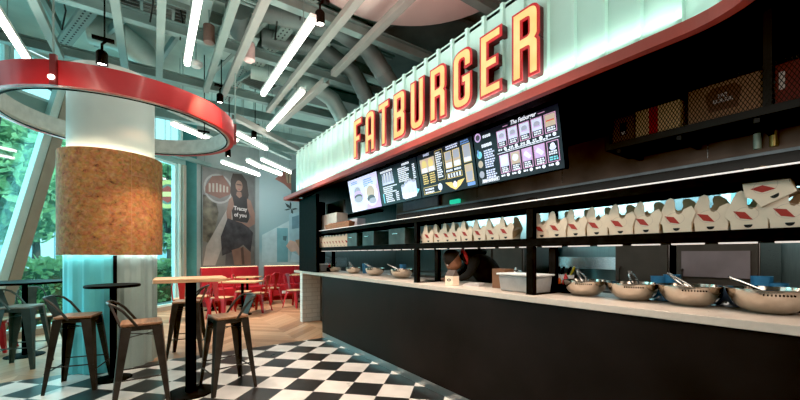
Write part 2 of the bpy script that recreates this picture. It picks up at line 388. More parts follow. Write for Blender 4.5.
g = G(); g.box(-14, 14, 0, 5, 0, 9); g.build('facade', M('pale_blue_facade', (.50,.66,.72), .5), T, smooth=False)
mw = M('office_glass', (.22,.40,.48), .2)
for i in range(9):
    g = G(); g.box(-13+i*3, -10.8+i*3, -.06, .02, .9, 3.6); g.build('window', mw, T, smooth=False)
    g = G(); g.box(-13+i*3, -10.8+i*3, -.06, .02, 4.6, 7.6); g.build('window', mw, T, smooth=False)
# round sign hanging outside
x, y = pd(168, 9.6)
T = thing('round_hanging_sign', 'round yellow ringed sign with red centre outside the window', 'sign', (x, y, 2.98), 0, None, (PI/2, 0, -TH)); T.scale = (.76, .76, .76)
g = G(); g.lathe([(.36,-.03),(.50,-.03),(.50,.03),(.36,.03),(.36,-.03)], 40); g.build('ring', M('sign_yellow', (.85,.72,.25), .5, emit=(.9,.75,.3), es=.5), T)
g = G(); g.prism(circ(0,0,.36,40), -.015, .0); g.build('backing', M('sign_backing', (.30,.45,.38), .5), T)
g = G(); g.prism([(0,.30),(.30,.13),(.30,-.13),(0,-.30),(-.30,-.13),(-.30,.13)], .002, .03); g.build('red_centre', M('sign_red', (.6,.06,.05), .5, emit=(.7,.08,.06), es=.4), T)
g = G(); g.mesh(text_mesh('FATBURGER', .135, .004, off=.003), Matrix.Translation((0,.0,.036))); g.box(-.32,.32,-.085,.085,.031,.0318)
g.build('lettering', M('sign_letter_yellow', (.9,.75,.3), .5, emit=(.95,.8,.35), es=.7), T)
g = G(); g.tube([(0,.5,0),(0,1.6,0)], .015, 8); g.build('hanger', m_gun, T)
# ================================================================== CEILING STRUCTURE
Zc = 3.9
# long channels running parallel to the counter
def lip(g, x, y0, y1, z, w=.085, h=.075):
    g.box(x-w/2, x+w/2, y0, y1, z, z+.006); g.box(x-w/2, x-w/2+.006, y0, y1, z+.006, z+h); g.box(x+w/2-.006, x+w/2, y0, y1, z+.006, z+h)
chan = [(-1.0, 6.35, 'long sage ceiling channel above the bracket of the red ring'), (-.32, 6.35, 'long sage ceiling channel right of the spotlight above the red ring'),
        (.07, 6.35, 'long sage ceiling channel left of the central tube light'), (.68, 6.35, 'long sage ceiling channel right of the central tube light'),
        (.93, 6.35, 'pale ceiling channel ending above the hanging spotlight'), (1.70, 6.6, 'pale ceiling channel just right of the long double tube lights'),
        (2.12, 4.72, 'pinkish pale ceiling channel passing over the sign board')]
for i, (x, y1, lab) in enumerate(chan):
    g = G(); lip(g, 0, 0, y1+1.2, 0, .085 if i > 3 else .08); o = g.build('ceiling_channel', m_beamlight if i > 3 else m_beam, None, (x, -1.2, Zc), smooth=False); tag(o, lab, 'ceiling channel')
g = G(); lip(g, 0, 0, 1.95, 0, .10); tag(g.build('ceiling_channel', m_beamlight, None, (2.02, 4.74, Zc-.12), (0,0,.04), smooth=False), 'short pale ceiling channel left of the first letters, beside the lower tube light', 'ceiling channel')
# cross beams
for y, z, lab in ((1.5, 4.02, 'dark sage cross beam nearest the viewer under the ceiling deck'), (2.65, 4.02, 'dark sage cross beam over the front of the red ring'), (3.85, 4.02, 'dark sage cross beam over the round column front'),
                  (5.1, 4.02, 'dark sage cross beam behind the white column drum'), (6.42, 3.98, 'dark sage cross beam at the end of the long channels')):
    g = G(); x0, x1 = max(-4.9, -4.6+(y-5)*.9), 3.2
    g.box(x0, x1, -.05, .05, 0, .012); g.box(x0, x1, -.05, .05, .128, .14); g.box(x0, x1, -.006, .006, .012, .128)
    tag(g.build('cross_beam', m_beamdark, None, (0, y, z), smooth=False), lab, 'ceiling beam')
# purlins right under the deck, all of one kind
for k in range(11):
    y = .9+k*.52; x0 = max(-4.9, -4.6+(y-5)*.9); g = G(); g.box(x0, 3.4, -.03, .03, 0, .010); g.box(x0, 3.4, -.005, .005, .010, .16); g.box(x0, 3.4, -.03, .03, .16, .17)
    tag(g.build('roof_purlin', (m_beam, m_beamdark, m_duct)[k % 3], None, (0, y, 4.575), smooth=False), 'thin sage purlin running across right under the ceiling deck', 'purlin', 'purlins under the ceiling deck')
for k, (a, b) in enumerate((((40,-10),(70,48)), ((205,-5),(160,60)), ((290,-4),(214,70)), ((150,-8),(96,44)), ((330,40),(276,112)))):
    p0, p1 = Vector(up(*a, 4.46)), Vector(up(*b, 4.46)); g = G(); g.bar((0,0,0), p1-p0, .05, .10); tag(g.build('brace', m_beamdark if k % 2 else m_beam, None, p0, smooth=False), ['slanting brace at the far upper left', 'slanting brace beside the central tube light', 'slanting brace left of the long tube light', 'slanting brace by the air grilles', 'slanting brace right of the long tube light'][k], 'ceiling brace')
# thin twin conduits
for y, z, lab in ((2.2, 4.3, 'thin grey twin conduits crossing above the near spotlight'), (3.3, 4.3, 'thin grey twin conduits crossing over the middle of the ceiling'), (4.5, 4.35, 'thin grey twin conduits crossing above the red ring')):
    g = G(); g.tube([(-4.2, -.03, 0), (3.0, -.03, 0)], .018, 8); g.tube([(-4.2, .04, 0), (3.0, .04, 0)], .018, 8); tag(g.build('conduit_pair', m_beamdark, None, (0, y, z)), lab, 'conduit')
# perforated cable trays
def tray(p0, p1, lab, w=.16):
    p0, p1 = Vector(p0), Vector(p1); L = (p1-p0).length
    o = thing('cable_tray', lab, 'cable tray', p0, math.atan2(p1.y-p0.y, p1.x-p0.x))
    g = G(); g.box(0, L, -w/2, w/2, 0, .006); g.box(0, L, -w/2, -w/2+.006, .006, .05); g.box(0, L, w/2-.006, w/2, .006, .05); g.mi = 1; k = 0
    while .06+k*.08 < L-.06:
        for yy in (-.02, .035): g.poly([(.04+k*.08, yy-.010, -.001), (.08+k*.08, yy-.010, -.001), (.08+k*.08, yy+.010, -.001), (.04+k*.08, yy+.010, -.001)])
        k += 1
    g.build('tray_body', [m_beam, m_dark], o, smooth=False)
    for a in (.1, .9):
        g = G(); g.tube([(L*a,0,.0061),(L*a,0,4.75-p0.z)], .006, 6); g.build('hanger_rod', m_beamdark, o)
tray(up(92,8,4.35), up(58,52,4.35), 'pale perforated cable tray at upper left above the red ring')
tray(up(318,-8,4.35), up(256,68,4.35), 'pale perforated cable tray alongside the long double tube lights')
tray(up(246,70,4.4), up(226,102,4.4), 'short perforated cable tray beyond the pink sprinkler can')
tray(up(60,95,4.3), up(22,70,4.3), 'perforated cable tray crossing beyond the first tube light', .12)
# tube lights
def tube_light(p0, p1, lab, w=.075, grp=None):
    p0, p1 = Vector(p0), Vector(p1); L = (p1-p0).length
    o = thing('tube_light', lab, 'tube light', p0, math.atan2(p1.y-p0.y, p1.x-p0.x), grp)
    g = G(); g.box(0, L, -w/2, w/2, .03, .075); g.build('housing', m_white, o, bevel=.004)
    g = G(); g.prism([(y, z) for y, z in ((-w*.42,.03),(-w*.42,.0),(-w*.28,-.018),(w*.28,-.018),(w*.42,.0),(w*.42,.03))], .01, L-.01, Matrix(((0,0,1,0),(1,0,0,0),(0,1,0,0),(0,0,0,1)))); g.build('diffuser', m_tube, o)
    for a in (.15, .85):
        g = G(); g.tube([(L*a,0,.075),(L*a,0,4.75-p0.z)], .005, 6); g.build('suspension_rod', m_beamdark, o)
Zt = 3.74
def xy(x, y): return (x, y, Zt)
def ln(px, py): return up(px, py, Zt)
q = ln(28,62); tube_light((q[0], 1.2, Zt), q, 'glowing tube light at the far left, ending above the red ring')
q = ln(187,65); tube_light((q[0], 1.2, Zt), q, 'glowing central tube light pointing down at the red ring')
a, b = ln(314,21), ln(262,95); tube_light((a[0], a[1], Zt), (a[0], b[1], Zt), 'long glowing tube light in the middle, upper of the two in line')
a, b = ln(303,92), ln(262,129); tube_light((a[0], a[1], Zt), (a[0], b[1], Zt), 'glowing tube light beside the short pale channel, near the first letters')
far = [((172,124),(218,143.5),'glowing tube light seen through the right side of the red ring'), ((237,134),(266.5,149.5),'glowing tube light just right of the red ring'),
       ((222,162.5),(259,175.5),'glowing tube light above the woman poster'), ((247.5,161),(260,167.5),'short glowing tube light between the two long ones over the mural'),
       ((262,160),(293.5,174),'glowing tube light farthest right over the mural corner'), ((262,167.5),(281,175),'glowing tube light over the top of the teal mural'), ((152,142),(174,149),'glowing tube light right behind the white column drum')]
Zt = 3.55
for a, b, lab in far: tube_light(ln(*a), ln(*b), lab, .085, 'tube lights over the dining corner')
# diagonal beams over the dining corner
Zt = 3.68
for a, b, m, lab in (((234,119),(297,151),m_beamlight,'pale diagonal channel between the dining tube lights and the short channel'), ((196,172),(254,183),m_beamlight,'pale diagonal channel just above the poster wall'),
                     ((226,131),(290,160),m_beamdark,'dark diagonal channel over the dining corner'), ((158,152),(210,167),m_beamdark,'dark diagonal channel under the back of the red ring'), ((168,110),(262,150),m_beam,'sage diagonal channel beyond the red ring')):
    p0, p1 = Vector(ln(*a)), Vector(ln(*b)); L = (p1-p0).length
    T = thing('diagonal_channel', lab, 'ceiling channel', p0, math.atan2(p1.y-p0.y, p1.x-p0.x)); g = G(); g.box(0, L, -.05, .05, 0, .006); g.box(0, L, -.05, -.044, .006, .09); g.box(0, L, .044, .05, .006, .09); g.build('channel_body', m, T, smooth=False)
    for q in (.12, .88):
        g = G(); g.tube([(L*q,0,.0061),(L*q,0,4.75-p0.z)], .006, 6); g.build('hanger_rod', m_beamdark, T)
for y in (7.6, 8.6, 9.6):
    g = G(); g.box(-.9 if y < 9 else .9, 4.6, -.07, .07, 0, .16); tag(g.build('roof_beam', m_beamdark, None, (0, y, 4.1), smooth=False), {7.6:'dark roof beam nearest the viewer over the dining corner', 8.6:'dark roof beam second from the mural wall over the dining corner', 9.6:'dark roof beam nearest the mural wall'}[y], 'ceiling beam')
# ducts and pipes
def pipe(name, P, r, m, lab, cat, n=14):
    P = [Vector(p) for p in P]; o = P[0].copy(); g = G(); g.tube([p-o for p in P], r, n)
    L = 0
    for i in range(len(P)-1):                                        # joint collars
        a, b = P[i], P[i+1]
        if (b-a).length > .5:
            d = (b-a).normalized()
            for t in (.3, .72):
                q = a.lerp(b, t)-o; g.tube([q-d*.025, q+d*.025], r*1.06, n)
    return tag(g.build(name, m, None, o), lab, cat)
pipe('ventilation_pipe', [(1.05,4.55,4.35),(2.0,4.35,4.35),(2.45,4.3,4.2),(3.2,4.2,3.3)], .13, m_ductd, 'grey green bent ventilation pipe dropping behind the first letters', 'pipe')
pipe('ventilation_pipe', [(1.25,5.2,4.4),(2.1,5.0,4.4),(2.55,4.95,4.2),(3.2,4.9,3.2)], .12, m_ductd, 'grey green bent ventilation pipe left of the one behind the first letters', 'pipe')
pipe('ventilation_pipe', [(1.3,6.1,4.35),(2.2,5.9,4.3),(2.6,5.85,4.1),(3.2,5.8,3.2)], .14, m_duct, 'grey green ventilation pipe above the left end of the sign board', 'pipe')
pipe('straight_pipe', [up(342,18,4.28), up(398,49,4.28), up(452,65,4.28)], .065, m_beam, 'pale straight pipe under the big round canopy', 'pipe')
pipe('round_duct', [up(88,28,4.5), up(118,36,4.5), up(140,52,4.5), up(150,84,4.5)], .20, m_duct, 'curved round duct above the red ring', 'duct', 20)
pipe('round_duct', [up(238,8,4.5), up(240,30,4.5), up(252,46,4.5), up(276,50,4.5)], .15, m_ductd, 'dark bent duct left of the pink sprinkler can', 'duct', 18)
def slab(name, P, z0, z1, m, lab, cat):
    o = Vector((sum(p[0] for p in P)/len(P), sum(p[1] for p in P)/len(P), z0)); g = G(); g.prism([(p[0]-o.x, p[1]-o.y) for p in P], 0, z1-z0); return tag(g.build(name, m, None, o, bevel=.01), lab, cat)
slab('flat_duct', [(.80,5.3),(1.25,5.3),(1.25,6.2),(.80,6.2)], 4.42, 4.7, m_duct, 'flat grey green duct above the long double tube lights', 'duct')
slab('flat_duct', [(-2.2,2.0),(-1.5,2.0),(-1.5,4.9),(-2.2,4.9)], 4.42, 4.749, m_duct, 'flat grey green duct over the red ring', 'duct')
slab('flat_duct', [(-.75,4.8),(.6,4.8),(.6,5.4),(-.75,5.4)], 4.4, 4.7, m_duct, 'flat cross duct beyond the middle channels', 'duct')
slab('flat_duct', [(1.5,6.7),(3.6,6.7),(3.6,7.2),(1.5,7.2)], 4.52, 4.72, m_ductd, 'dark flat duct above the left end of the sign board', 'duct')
slab('flat_duct', [(-.2,1.6),(.55,1.6),(.55,2.4),(-.2,2.4)], 4.45, 4.7, m_duct, 'square flat duct box beside the ceiling grilles', 'duct')
# slatted air grilles
def grille(x, y, rz, lab, n=7, w=.6, d=.5):
    o = thing('air_grille', lab, 'air grille', (x, y, 4.34), rz)
    g = G(); 
    for a in ((-w/2,-w/2+.03,-d/2,d/2),(w/2-.03,w/2,-d/2,d/2),(-w/2+.03,w/2-.03,-d/2,-d/2+.03),(-w/2+.03,w/2-.03,d/2-.03,d/2)): g.box(*a, 0, .07)
    g.build('frame', m_beam, o, smooth=False)
    g = G()
    for k in range(n):
        yy = -d/2+.03+(k+.5)*(d-.06)/n; g.hexa([(-w/2+.03,yy-.02,.0),(w/2-.03,yy-.02,.0),(w/2-.03,yy-.012,.0),(-w/2+.03,yy-.012,.0)], [(-w/2+.03,yy+.012,.05),(w/2-.03,yy+.012,.05),(w/2-.03,yy+.02,.05),(-w/2+.03,yy+.02,.05)])
    g.build('slats', m_beamlight, o, smooth=False)
    g = G(); g.box(-w/2+.03, w/2-.03, -d/2+.03, d/2-.03, .055, .065); g.build('dark_back', m_dark, o, smooth=False)
p = up(138,10,4.34); grille(p[0], p[1], 0, 'slatted air grille at the top, left of the central tube light', 6, .75, .5)
p = up(165,14,4.34); grille(p[0], p[1], 0, 'slatted air grille at the top nearest the central tube light', 6, .5, .5)
p = up(259,84,4.34); grille(p[0], p[1], .3, 'small slatted air grille left of the long tube light end', 6, .55, .45)
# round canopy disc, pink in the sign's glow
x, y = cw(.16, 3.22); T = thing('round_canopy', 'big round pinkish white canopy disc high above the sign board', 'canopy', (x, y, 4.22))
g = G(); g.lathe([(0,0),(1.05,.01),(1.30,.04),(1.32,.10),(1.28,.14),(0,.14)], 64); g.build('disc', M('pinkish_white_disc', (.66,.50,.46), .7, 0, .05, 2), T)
for k in range(3):
    a = k*2.1; g = G(); g.tube([(.7*math.cos(a),.7*math.sin(a),.14),(.7*math.cos(a),.7*math.sin(a),.53)], .012, 6); g.build('suspension_rod', m_beamdark, T)
x, y = pd(428, 5.75); T = thing('round_canopy', 'dark grey round canopy disc behind the pale straight pipe above the sign board', 'canopy', (x, y, 4.50))
g = G(); g.lathe([(0,0),(.85,.01),(.98,.03),(1.0,.07),(.96,.10),(0,.10)], 64); g.build('disc', m_ductd, T)
for k in range(3):
    a = k*2.1+.4; g = G(); g.tube([(.7*math.cos(a),.7*math.sin(a),.10),(.7*math.cos(a),.7*math.sin(a),.25)], .012, 6); g.build('suspension_rod', m_beamdark, T)
# spotlights
def spot(px, py, Z, lab, sc=1):
    x, y, z = up(px, py, Z); T = thing('track_spotlight', lab, 'spotlight', (x, y, z))
    g = G(); g.lathe([(0,.02),(.035,.02),(.05,.0),(.05,-.12),(.043,-.125),(.043,-.10),(0,-.10)], 20); g.build('lamp_head', m_black, T)
    g = G(); g.lathe([(0,-.101),(.042,-.101),(.042,-.106),(0,-.106)], 20); g.build('lens', EM('spot_lens', (1,.95,.85), 25) if 'spot_lens' not in bpy.data.materials else bpy.data.materials['spot_lens'], T)
    g = G(); g.tube([(0,0,.02),(0,.0,.09),(.03,0,.13)], .012, 8); g.box(-.08,.10,-.02,.02,.13,.16); g.tube([(.02,0,.16),(.02,0,4.75-z)], .008, 6); g.build('bracket', m_black, T)
spot(102, 53, 3.42, 'black spotlight hanging above the red ring, at upper left')
spot(220, 95, 3.86, 'black spotlight hanging at the end of the pale channel')
spot(320, 13, 3.86, 'black spotlight at the upper end of the long tube light')
spot(254, 132, 3.7, 'small spotlight beside the diagonal channel over the dining corner')
spot(203, 140, 3.3, 'small spotlight just inside the right end of the red ring'); spot(228,150,3.3,'small spotlight just under the right end of the red ring')
# sprinkler can, detector, speaker
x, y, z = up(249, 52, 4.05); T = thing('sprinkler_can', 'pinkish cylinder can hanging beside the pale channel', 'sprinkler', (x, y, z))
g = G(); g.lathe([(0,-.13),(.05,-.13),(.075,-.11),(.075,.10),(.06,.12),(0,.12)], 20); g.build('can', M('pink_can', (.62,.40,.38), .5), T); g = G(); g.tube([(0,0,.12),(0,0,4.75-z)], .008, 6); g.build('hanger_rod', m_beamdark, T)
x, y, z = up(209, 34, 4.1); T = thing('ceiling_speaker', 'dark brown cylinder speaker right of the central tube light', 'speaker', (x, y, z))
g = G(); g.lathe([(0,-.11),(.06,-.11),(.065,-.10),(.065,.10),(0,.10)], 20); g.build('speaker_body', M('brown_can', (.12,.07,.055), .5), T); g = G(); g.tube([(0,0,.1),(0,0,4.75-z)], .008, 6); g.build('hanger_rod', m_beamdark, T)
x, y, z = up(196, 64, 4.1); T = thing('smoke_detector', 'white round smoke detector below the end of the central tube light', 'smoke detector', (x, y, z))
g = G(); g.lathe([(0,-.05),(.06,-.045),(.09,-.01),(.09,.02),(0,.02)], 24); g.build('dome', m_white, T); g = G(); g.tube([(0,0,.02),(0,0,4.75-z)], .006, 6); g.build('hanger_rod', m_beamdark, T)
# hanging rods and bent cables
for k, (px, py) in enumerate(((62,30),(180,40),(300,20),(150,22),(275,40))):
    x, y, z = up(px, py, 3.98); g = G(); g.tube([(0,0,0),(.03,.02,.25),(-.02,0,.5),(0,0,4.75-z)], .009, 6)
    tag(g.build('drop_cable', m_dark, None, (x, y, z)), ['thin dark cable dropping left of the near spotlight', 'thin dark cable left of the central tube light', 'thin dark cable next to the long tube light', 'thin dark cable by the air grilles', 'thin dark cable near the pink sprinkler can'][k], 'cable')
# ================================================================== RED RING AND COLUMN
CX, CY = cw(-3.59, 4.44)
RX, RY = cw(-3.40, 4.44)
T = thing('ring_canopy', 'big red ring canopy hung around the top of the round column', 'ring canopy', (RX, RY, 0))
R1, R0, z0, z1 = 1.20, 1.09, 2.91, 3.14
g = G(); g.lathe([(R1,z0),(R1,z1),(R0+.06,z1),(R0+.06,z0),(R1,z0)], 120); g.build('outer_band', m_redring, T)
g = G(); g.lathe([(R0+.058,z0+.004),(R0+.058,z1-.01),(R0,z1-.01),(R0,z0+.03),(R0+.03,z0+.004),(R0+.058,z0+.004)], 120); g.build('inner_lining', M('ring_lining', (.46,.47,.45), .5), T)['label'] = 'grey inner lining of the ring'
g = G(); g.lathe([(R0+.012,z0-.004),(R0+.03,z0-.004),(R0+.03,z0+.003),(R0+.012,z0+.003),(R0+.012,z0-.004)], 120); g.build('lower_track', m_black, T)
for px in (58, 236):
    a = math.atan2(*(lambda p: (p[1]-RY, p[0]-RX))(cw((px-400)/F*(3.3 if px < 100 else 5.0), 3.3 if px < 100 else 5.0)))
    Mx = Matrix.Rotation(a, 4, 'Z'); g = G()
    g.tube([Mx @ Vector((R1+.015,0,z1+.041)), Mx @ Vector((R1+.015,0,4.75))], .008, 6); g.build('hanger_rod', m_beamdark, T); g = G(); g.box(R1+.001, R1+.03, -.025, .025, z0-.01, z1+.04, Mx)
    g.build('hanger_bracket', M('dark_red_bracket', (.16,.015,.018), .4) if 'dark_red_bracket' not in bpy.data.materials else bpy.data.materials['dark_red_bracket'], T)
    g = G(); g.tube([Mx @ Vector((R1+.03,0,z0+.06)), Mx @ Vector((R1+.055,0,z0+.045))], .022, 12); g.build('bracket_lamp', EM('bracket_glow', (1,.9,.8), 3) if 'bracket_glow' not in bpy.data.materials else bpy.data.materials['bracket_glow'], T)
T = thing('round_column', 'big round column with a cork drum over cyan and mint corrugated cladding', 'column', (CX, CY, 0))
g = G(); g.lathe([(.43,2.5),(.43,3.55),(0,3.55)], 64); g.build('upper_drum', M('white_drum', (.52,.58,.56), .6, 0, .03, 3), T)['label'] = 'smooth white upper shaft'
def cork():
    m, n, l, b = nt('cork_flakes'); tc = n.new('ShaderNodeTexCoord'); mp = n.new('ShaderNodeMapping'); mp.inputs['Scale'].default_value = (1,1,1.1)
    vo = n.new('ShaderNodeTexVoronoi'); vo.inputs['Scale'].default_value = 30; nz = n.new('ShaderNodeTexNoise'); nz.inputs['Scale'].default_value = 17; nz.inputs['Detail'].default_value = 6; nz.inputs['Roughness'].default_value = .68; nz.inputs['Distortion'].default_value = .5
    l.new(tc.outputs['Object'], mp.inputs['Vector']); l.new(mp.outputs['Vector'], vo.inputs['Vector']); l.new(mp.outputs['Vector'], nz.inputs['Vector'])
    c1 = ramp(n, [(.30, (.05,.02,.010)), (.385, (.26,.115,.045)), (.55, (.37,.185,.080)), (.74, (.50,.28,.135))]); l.new(nz.outputs['Fac'], c1.inputs['Fac'])
    mx = n.new('ShaderNodeMix'); mx.data_type = 'RGBA'; mx.blend_type = 'OVERLAY'; mx.inputs['Factor'].default_value = .16
    l.new(c1.outputs['Color'], mx.inputs['A']); l.new(vo.outputs['Color'], mx.inputs['B']); 
    hs = n.new('ShaderNodeHueSaturation'); hs.inputs['Saturation'].default_value = 1.05; l.new(mx.outputs['Result'], hs.inputs['Color']); l.new(hs.outputs['Color'], b.inputs['Base Color'])
    bp = n.new('ShaderNodeBump'); bp.inputs['Strength'].default_value = .3; bp.inputs['Distance'].default_value = .01; l.new(nz.outputs['Fac'], bp.inputs['Height']); l.new(bp.outputs['Normal'], b.inputs['Normal'])
    b.inputs['Roughness'].default_value = .8; return m
CK = .515
g = G(); g.lathe([(CK-.02,1.345),(CK,1.345),(CK,2.55),(CK-.02,2.55),(CK-.02,1.345)], 96); g.build('cork_drum', cork(), T)['label'] = 'brown cork board drum'
g = G()
ang = lambda px, d: math.atan2(*(lambda p: (p[1]-CY, p[0]-CX))(pd(px, d)))
a = ang(140, 4.05); g.lathe([(CK+.001,1.35),(CK+.003,1.35),(CK+.003,2.55),(CK+.001,2.55)], 1, None, a, a+.008); g.lathe([(CK+.001,2.28),(CK+.003,2.28),(CK+.003,2.286),(CK+.001,2.286)], 10, None, a, a+.4); g.build('panel_seams', M('cork_seam', (.42,.22,.12), .8), T)
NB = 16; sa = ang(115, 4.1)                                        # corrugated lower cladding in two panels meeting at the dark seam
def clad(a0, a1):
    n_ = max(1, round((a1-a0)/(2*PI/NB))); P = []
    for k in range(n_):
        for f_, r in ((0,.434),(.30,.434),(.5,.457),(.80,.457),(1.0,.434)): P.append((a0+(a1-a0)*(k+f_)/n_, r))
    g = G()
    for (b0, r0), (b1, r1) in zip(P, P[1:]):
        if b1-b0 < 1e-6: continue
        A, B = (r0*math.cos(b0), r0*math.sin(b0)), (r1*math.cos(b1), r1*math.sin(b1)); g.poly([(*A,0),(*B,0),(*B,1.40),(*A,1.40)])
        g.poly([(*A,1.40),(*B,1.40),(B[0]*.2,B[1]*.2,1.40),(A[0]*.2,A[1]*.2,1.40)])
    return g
clad(sa-2.1, sa).build('corrugated_cladding', M('window_tinted_cladding', (.13,.60,.66), .38, 0, .06, 3), T)['label'] = 'cyan corrugated panel on the left, window light in its colour'  # cyan panel with the window's reflected light put into its colour
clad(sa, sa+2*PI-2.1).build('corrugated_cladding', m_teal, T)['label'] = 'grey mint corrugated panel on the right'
a = ang(115, 4.1); g = G(); g.lathe([(.452,.0),(.461,.0),(.461,1.34),(.452,1.34)], 2, None, a-.04, a+.04); g.build('dark_seam', m_black, T)
g = G(); g.lathe([(.47,1.348),(.492,1.348),(.492,1.356),(.47,1.356),(.47,1.348)], 64); g.build('lower_led_strip', m_led, T)
g = G(); g.lathe([(.465,2.525),(.49,2.525),(.49,2.535),(.465,2.535),(.465,2.525)], 64); g.build('upper_led_strip', m_ledwarm, T)
# ================================================================== SERVICE COUNTER
XC = 2.276; Z1, ZT = 1.0, 1.045
T = thing('counter_base', 'long black laminate service counter front on a steel kick strip', 'counter', (XC, 2.6, 0))
g = G()
g.box(0, .03, -3.2, 2.91, .076, Z1-.001); g.build('front_panel', m_blackpanel, T, bevel=.003)
g = G(); g.box(.031, .62, 2.86, 2.91, .0, Z1-.001); g.build('end_panel', m_blackpanel, T, bevel=.003)
g = G(); g.box(.002, .022, -3.2, 2.905, 0, .075); g.build('kick_strip', steel('kick_steel', (.42,.42,.42), .35, (1,20,1)), T)['label'] = 'brushed steel kick strip'
g = G(); g.box(.55, .62, -3.2, 2.859, .0, Z1-.001); g.build('back_panel', m_black, T)
T = thing('worktop', 'long white stone worktop along the top of the black counter', 'worktop', (XC-.012, 2.6, Z1))
g = G(); g.box(0, .70, -3.2, 4.30, 0, .045); g.build('slab', m_stone, T, bevel=.004)
# black side panel closing the end of the servery
T = thing('end_cladding', 'tall black cladding panel at the far end of the worktop under the red band', 'panel', (2.272, 6.16, ZT))
g = G(); g.box(0, .05, -.40, .46, 0.0005, 1.33); g.build('cladding_sheet', m_black, T, bevel=.003)
g = G(); g.box(.051, .5, .40, .46, 0, 1.33); g.build('return_sheet', m_black, T, bevel=.003)
# ---------------------------------------------------------------- shelf rack on the worktop
XS = 2.335
T = thing('shelf_rack', 'long black steel shelf rack standing on the white worktop', 'shelf rack', (XS, 0, ZT))
def zz(z): return z-ZT
YL = 5.95; g = G(); g.box(0, .34, -.5, YL, zz(1.412), zz(1.472)); g.build('middle_shelf', m_black, T, bevel=.003)
g = G(); g.box(0, .34, -.5, YL, zz(1.695), zz(1.752)); g.build('top_shelf', m_black, T, bevel=.006)
posts = (YL-.04, Yon(415.5, XS), Yon(529.5, XS), -.3)
for y in posts:
    g = G(); g.box(0, .045, y-.03, y+.03, .008, zz(1.412)); g.box(0, .045, y-.03, y+.03, zz(1.472), zz(1.695)); g.build('post', m_black, T, bevel=.003)
    g = G(); g.box(.295, .34, y-.03, y+.03, .008, zz(1.412)); g.box(.295, .34, y-.03, y+.03, zz(1.472), zz(1.695)); g.build('post', m_black, T, bevel=.003)
    g = G(); g.box(0, .34, y-.035, y+.035, 0, .008); g.build('foot_plate', m_black, T)
    g = G(); g.tube([(.02,y-.05,zz(1.752)),(.02,y-.045,zz(1.765)),(.02,y,zz(1.772)),(.02,y+.045,zz(1.765)),(.02,y+.05,zz(1.752))], .012, 8); g.build('top_clip', m_black, T)
g = G(); g.box(.002, .008, -.5, YL-.1, zz(1.7525), zz(1.760)); q = g.build('light_strip', EM('edge_strip', (.9,.83,.80), .5), T); q['label'] = 'thin bright strip along the top edge'
for k in range(29):
    y = .02+k*.2
    g = G(); g.box(.03, .055, y, y+.14, zz(1.404), zz(1.4115)); g.build('led_segment', EM('led_dash', (1,.86,.78), .62) if 'led_dash' not in bpy.data.materials else bpy.data.materials['led_dash'], T)
# ================================================================== SIGN BOARD
XF = 2.10; YA, YE, RA = 6.28, .62, .38
def path(x, y0, y1, off=0):                                      # plan of the board: straight, then round the corner
    pts = [(x+off, y1), (x+off, y0)]
    for k in range(1, 13):
        a = PI/2*k/12; pts.append((x-RA+(RA+off)*math.cos(a), y0-(RA+off)*math.sin(a)))
    pts.append((x-2.2, y0-RA-off)); return pts
T = thing('sign_board', 'pale mint ribbed metal sign board with a red band below, over the counter', 'sign board', (0,0,0))
def wall_strip(g, P, z0, z1):
    for i in range(len(P)-1):
        a, b = P[i], P[i+1]; g.poly([(a[0],a[1],z0),(b[0],b[1],z0),(b[0],b[1],z1),(a[0],a[1],z1)])
# ribbed sheet
pl = path(XF, YE, YA); seg = []; L = 0
for i in range(len(pl)-1): seg.append((Vector(pl[i]), Vector(pl[i+1])))
fine = []
for a, b in seg:
    d = (b-a).length; fine.append((a, b, L, L+d)); L += d
def at(sv):
    for a, b, s0, s1 in fine:
        if sv <= s1+1e-9: 
            p = a.lerp(b, (sv-s0)/(s1-s0)); t = (b-a).normalized(); return p, Vector((t.y, -t.x))
    return b, Vector((t.y, -t.x))
prof = []; sv = 0; k = 0
while sv < L-.01:
    for ds, h in ((0,0),(.135,0),(.142,.022),(.168,.022),(.175,0)):
        q = min(sv+ds, L); p, nn = at(q); 
        nn = -nn if nn.x > 0 and q < YA-YE else nn
        prof.append((p.x + nn.x*h, p.y + nn.y*h))
    sv += .177
g = G(); wall_strip(g, prof, 2.462, 3.18); g.build('ribbed_sheet', m_fascia, T, smooth=False, keep=True)
g = G(); P0, P1 = path(XF, YE, YA, 0), path(XF, YE, YA, .07); g.prism(P0+P1[::-1], 3.14, 3.165); g.build('top_rail', m_beam, T, smooth=False)
# red band and black soffit
YB2 = 6.93
g = G(); O, I = path(XF-.03, YE, YB2, -.0), path(XF-.03, YE, YB2, .05); g.prism(O+I[::-1], 2.398, 2.46)
g.box(XF+.02, XF+.55, YB2-.03, YB2, 2.398, 2.46); g.build('red_band', m_redband, T, smooth=False)
g = G(); O, I = path(XF+.0, YE, YB2-.031, .021), path(XF, YE, YB2-.031, .14); g.prism(O+I[::-1], 2.402, 2.43); g.build('soffit', m_black, T, smooth=False)
g = G(); O, I = path(XF+.0, YE, YB2-.031, .11), path(XF, YE, YB2-.031, .14); g.prism(O+I[::-1], 2.43, 2.98); g.build('inner_face', m_dark, T, smooth=False)
g = G(); O, I = path(XF-.03, YE, YA, .012), path(XF-.03, YE, YA, .021); g.prism(O+I[::-1], 2.4605, 2.466); g.build('led_wash_strip', EM('wash_strip', (.86,1,.90), 3), T, smooth=False)['label'] = 'cool white light strip washing the ribbed sheet'
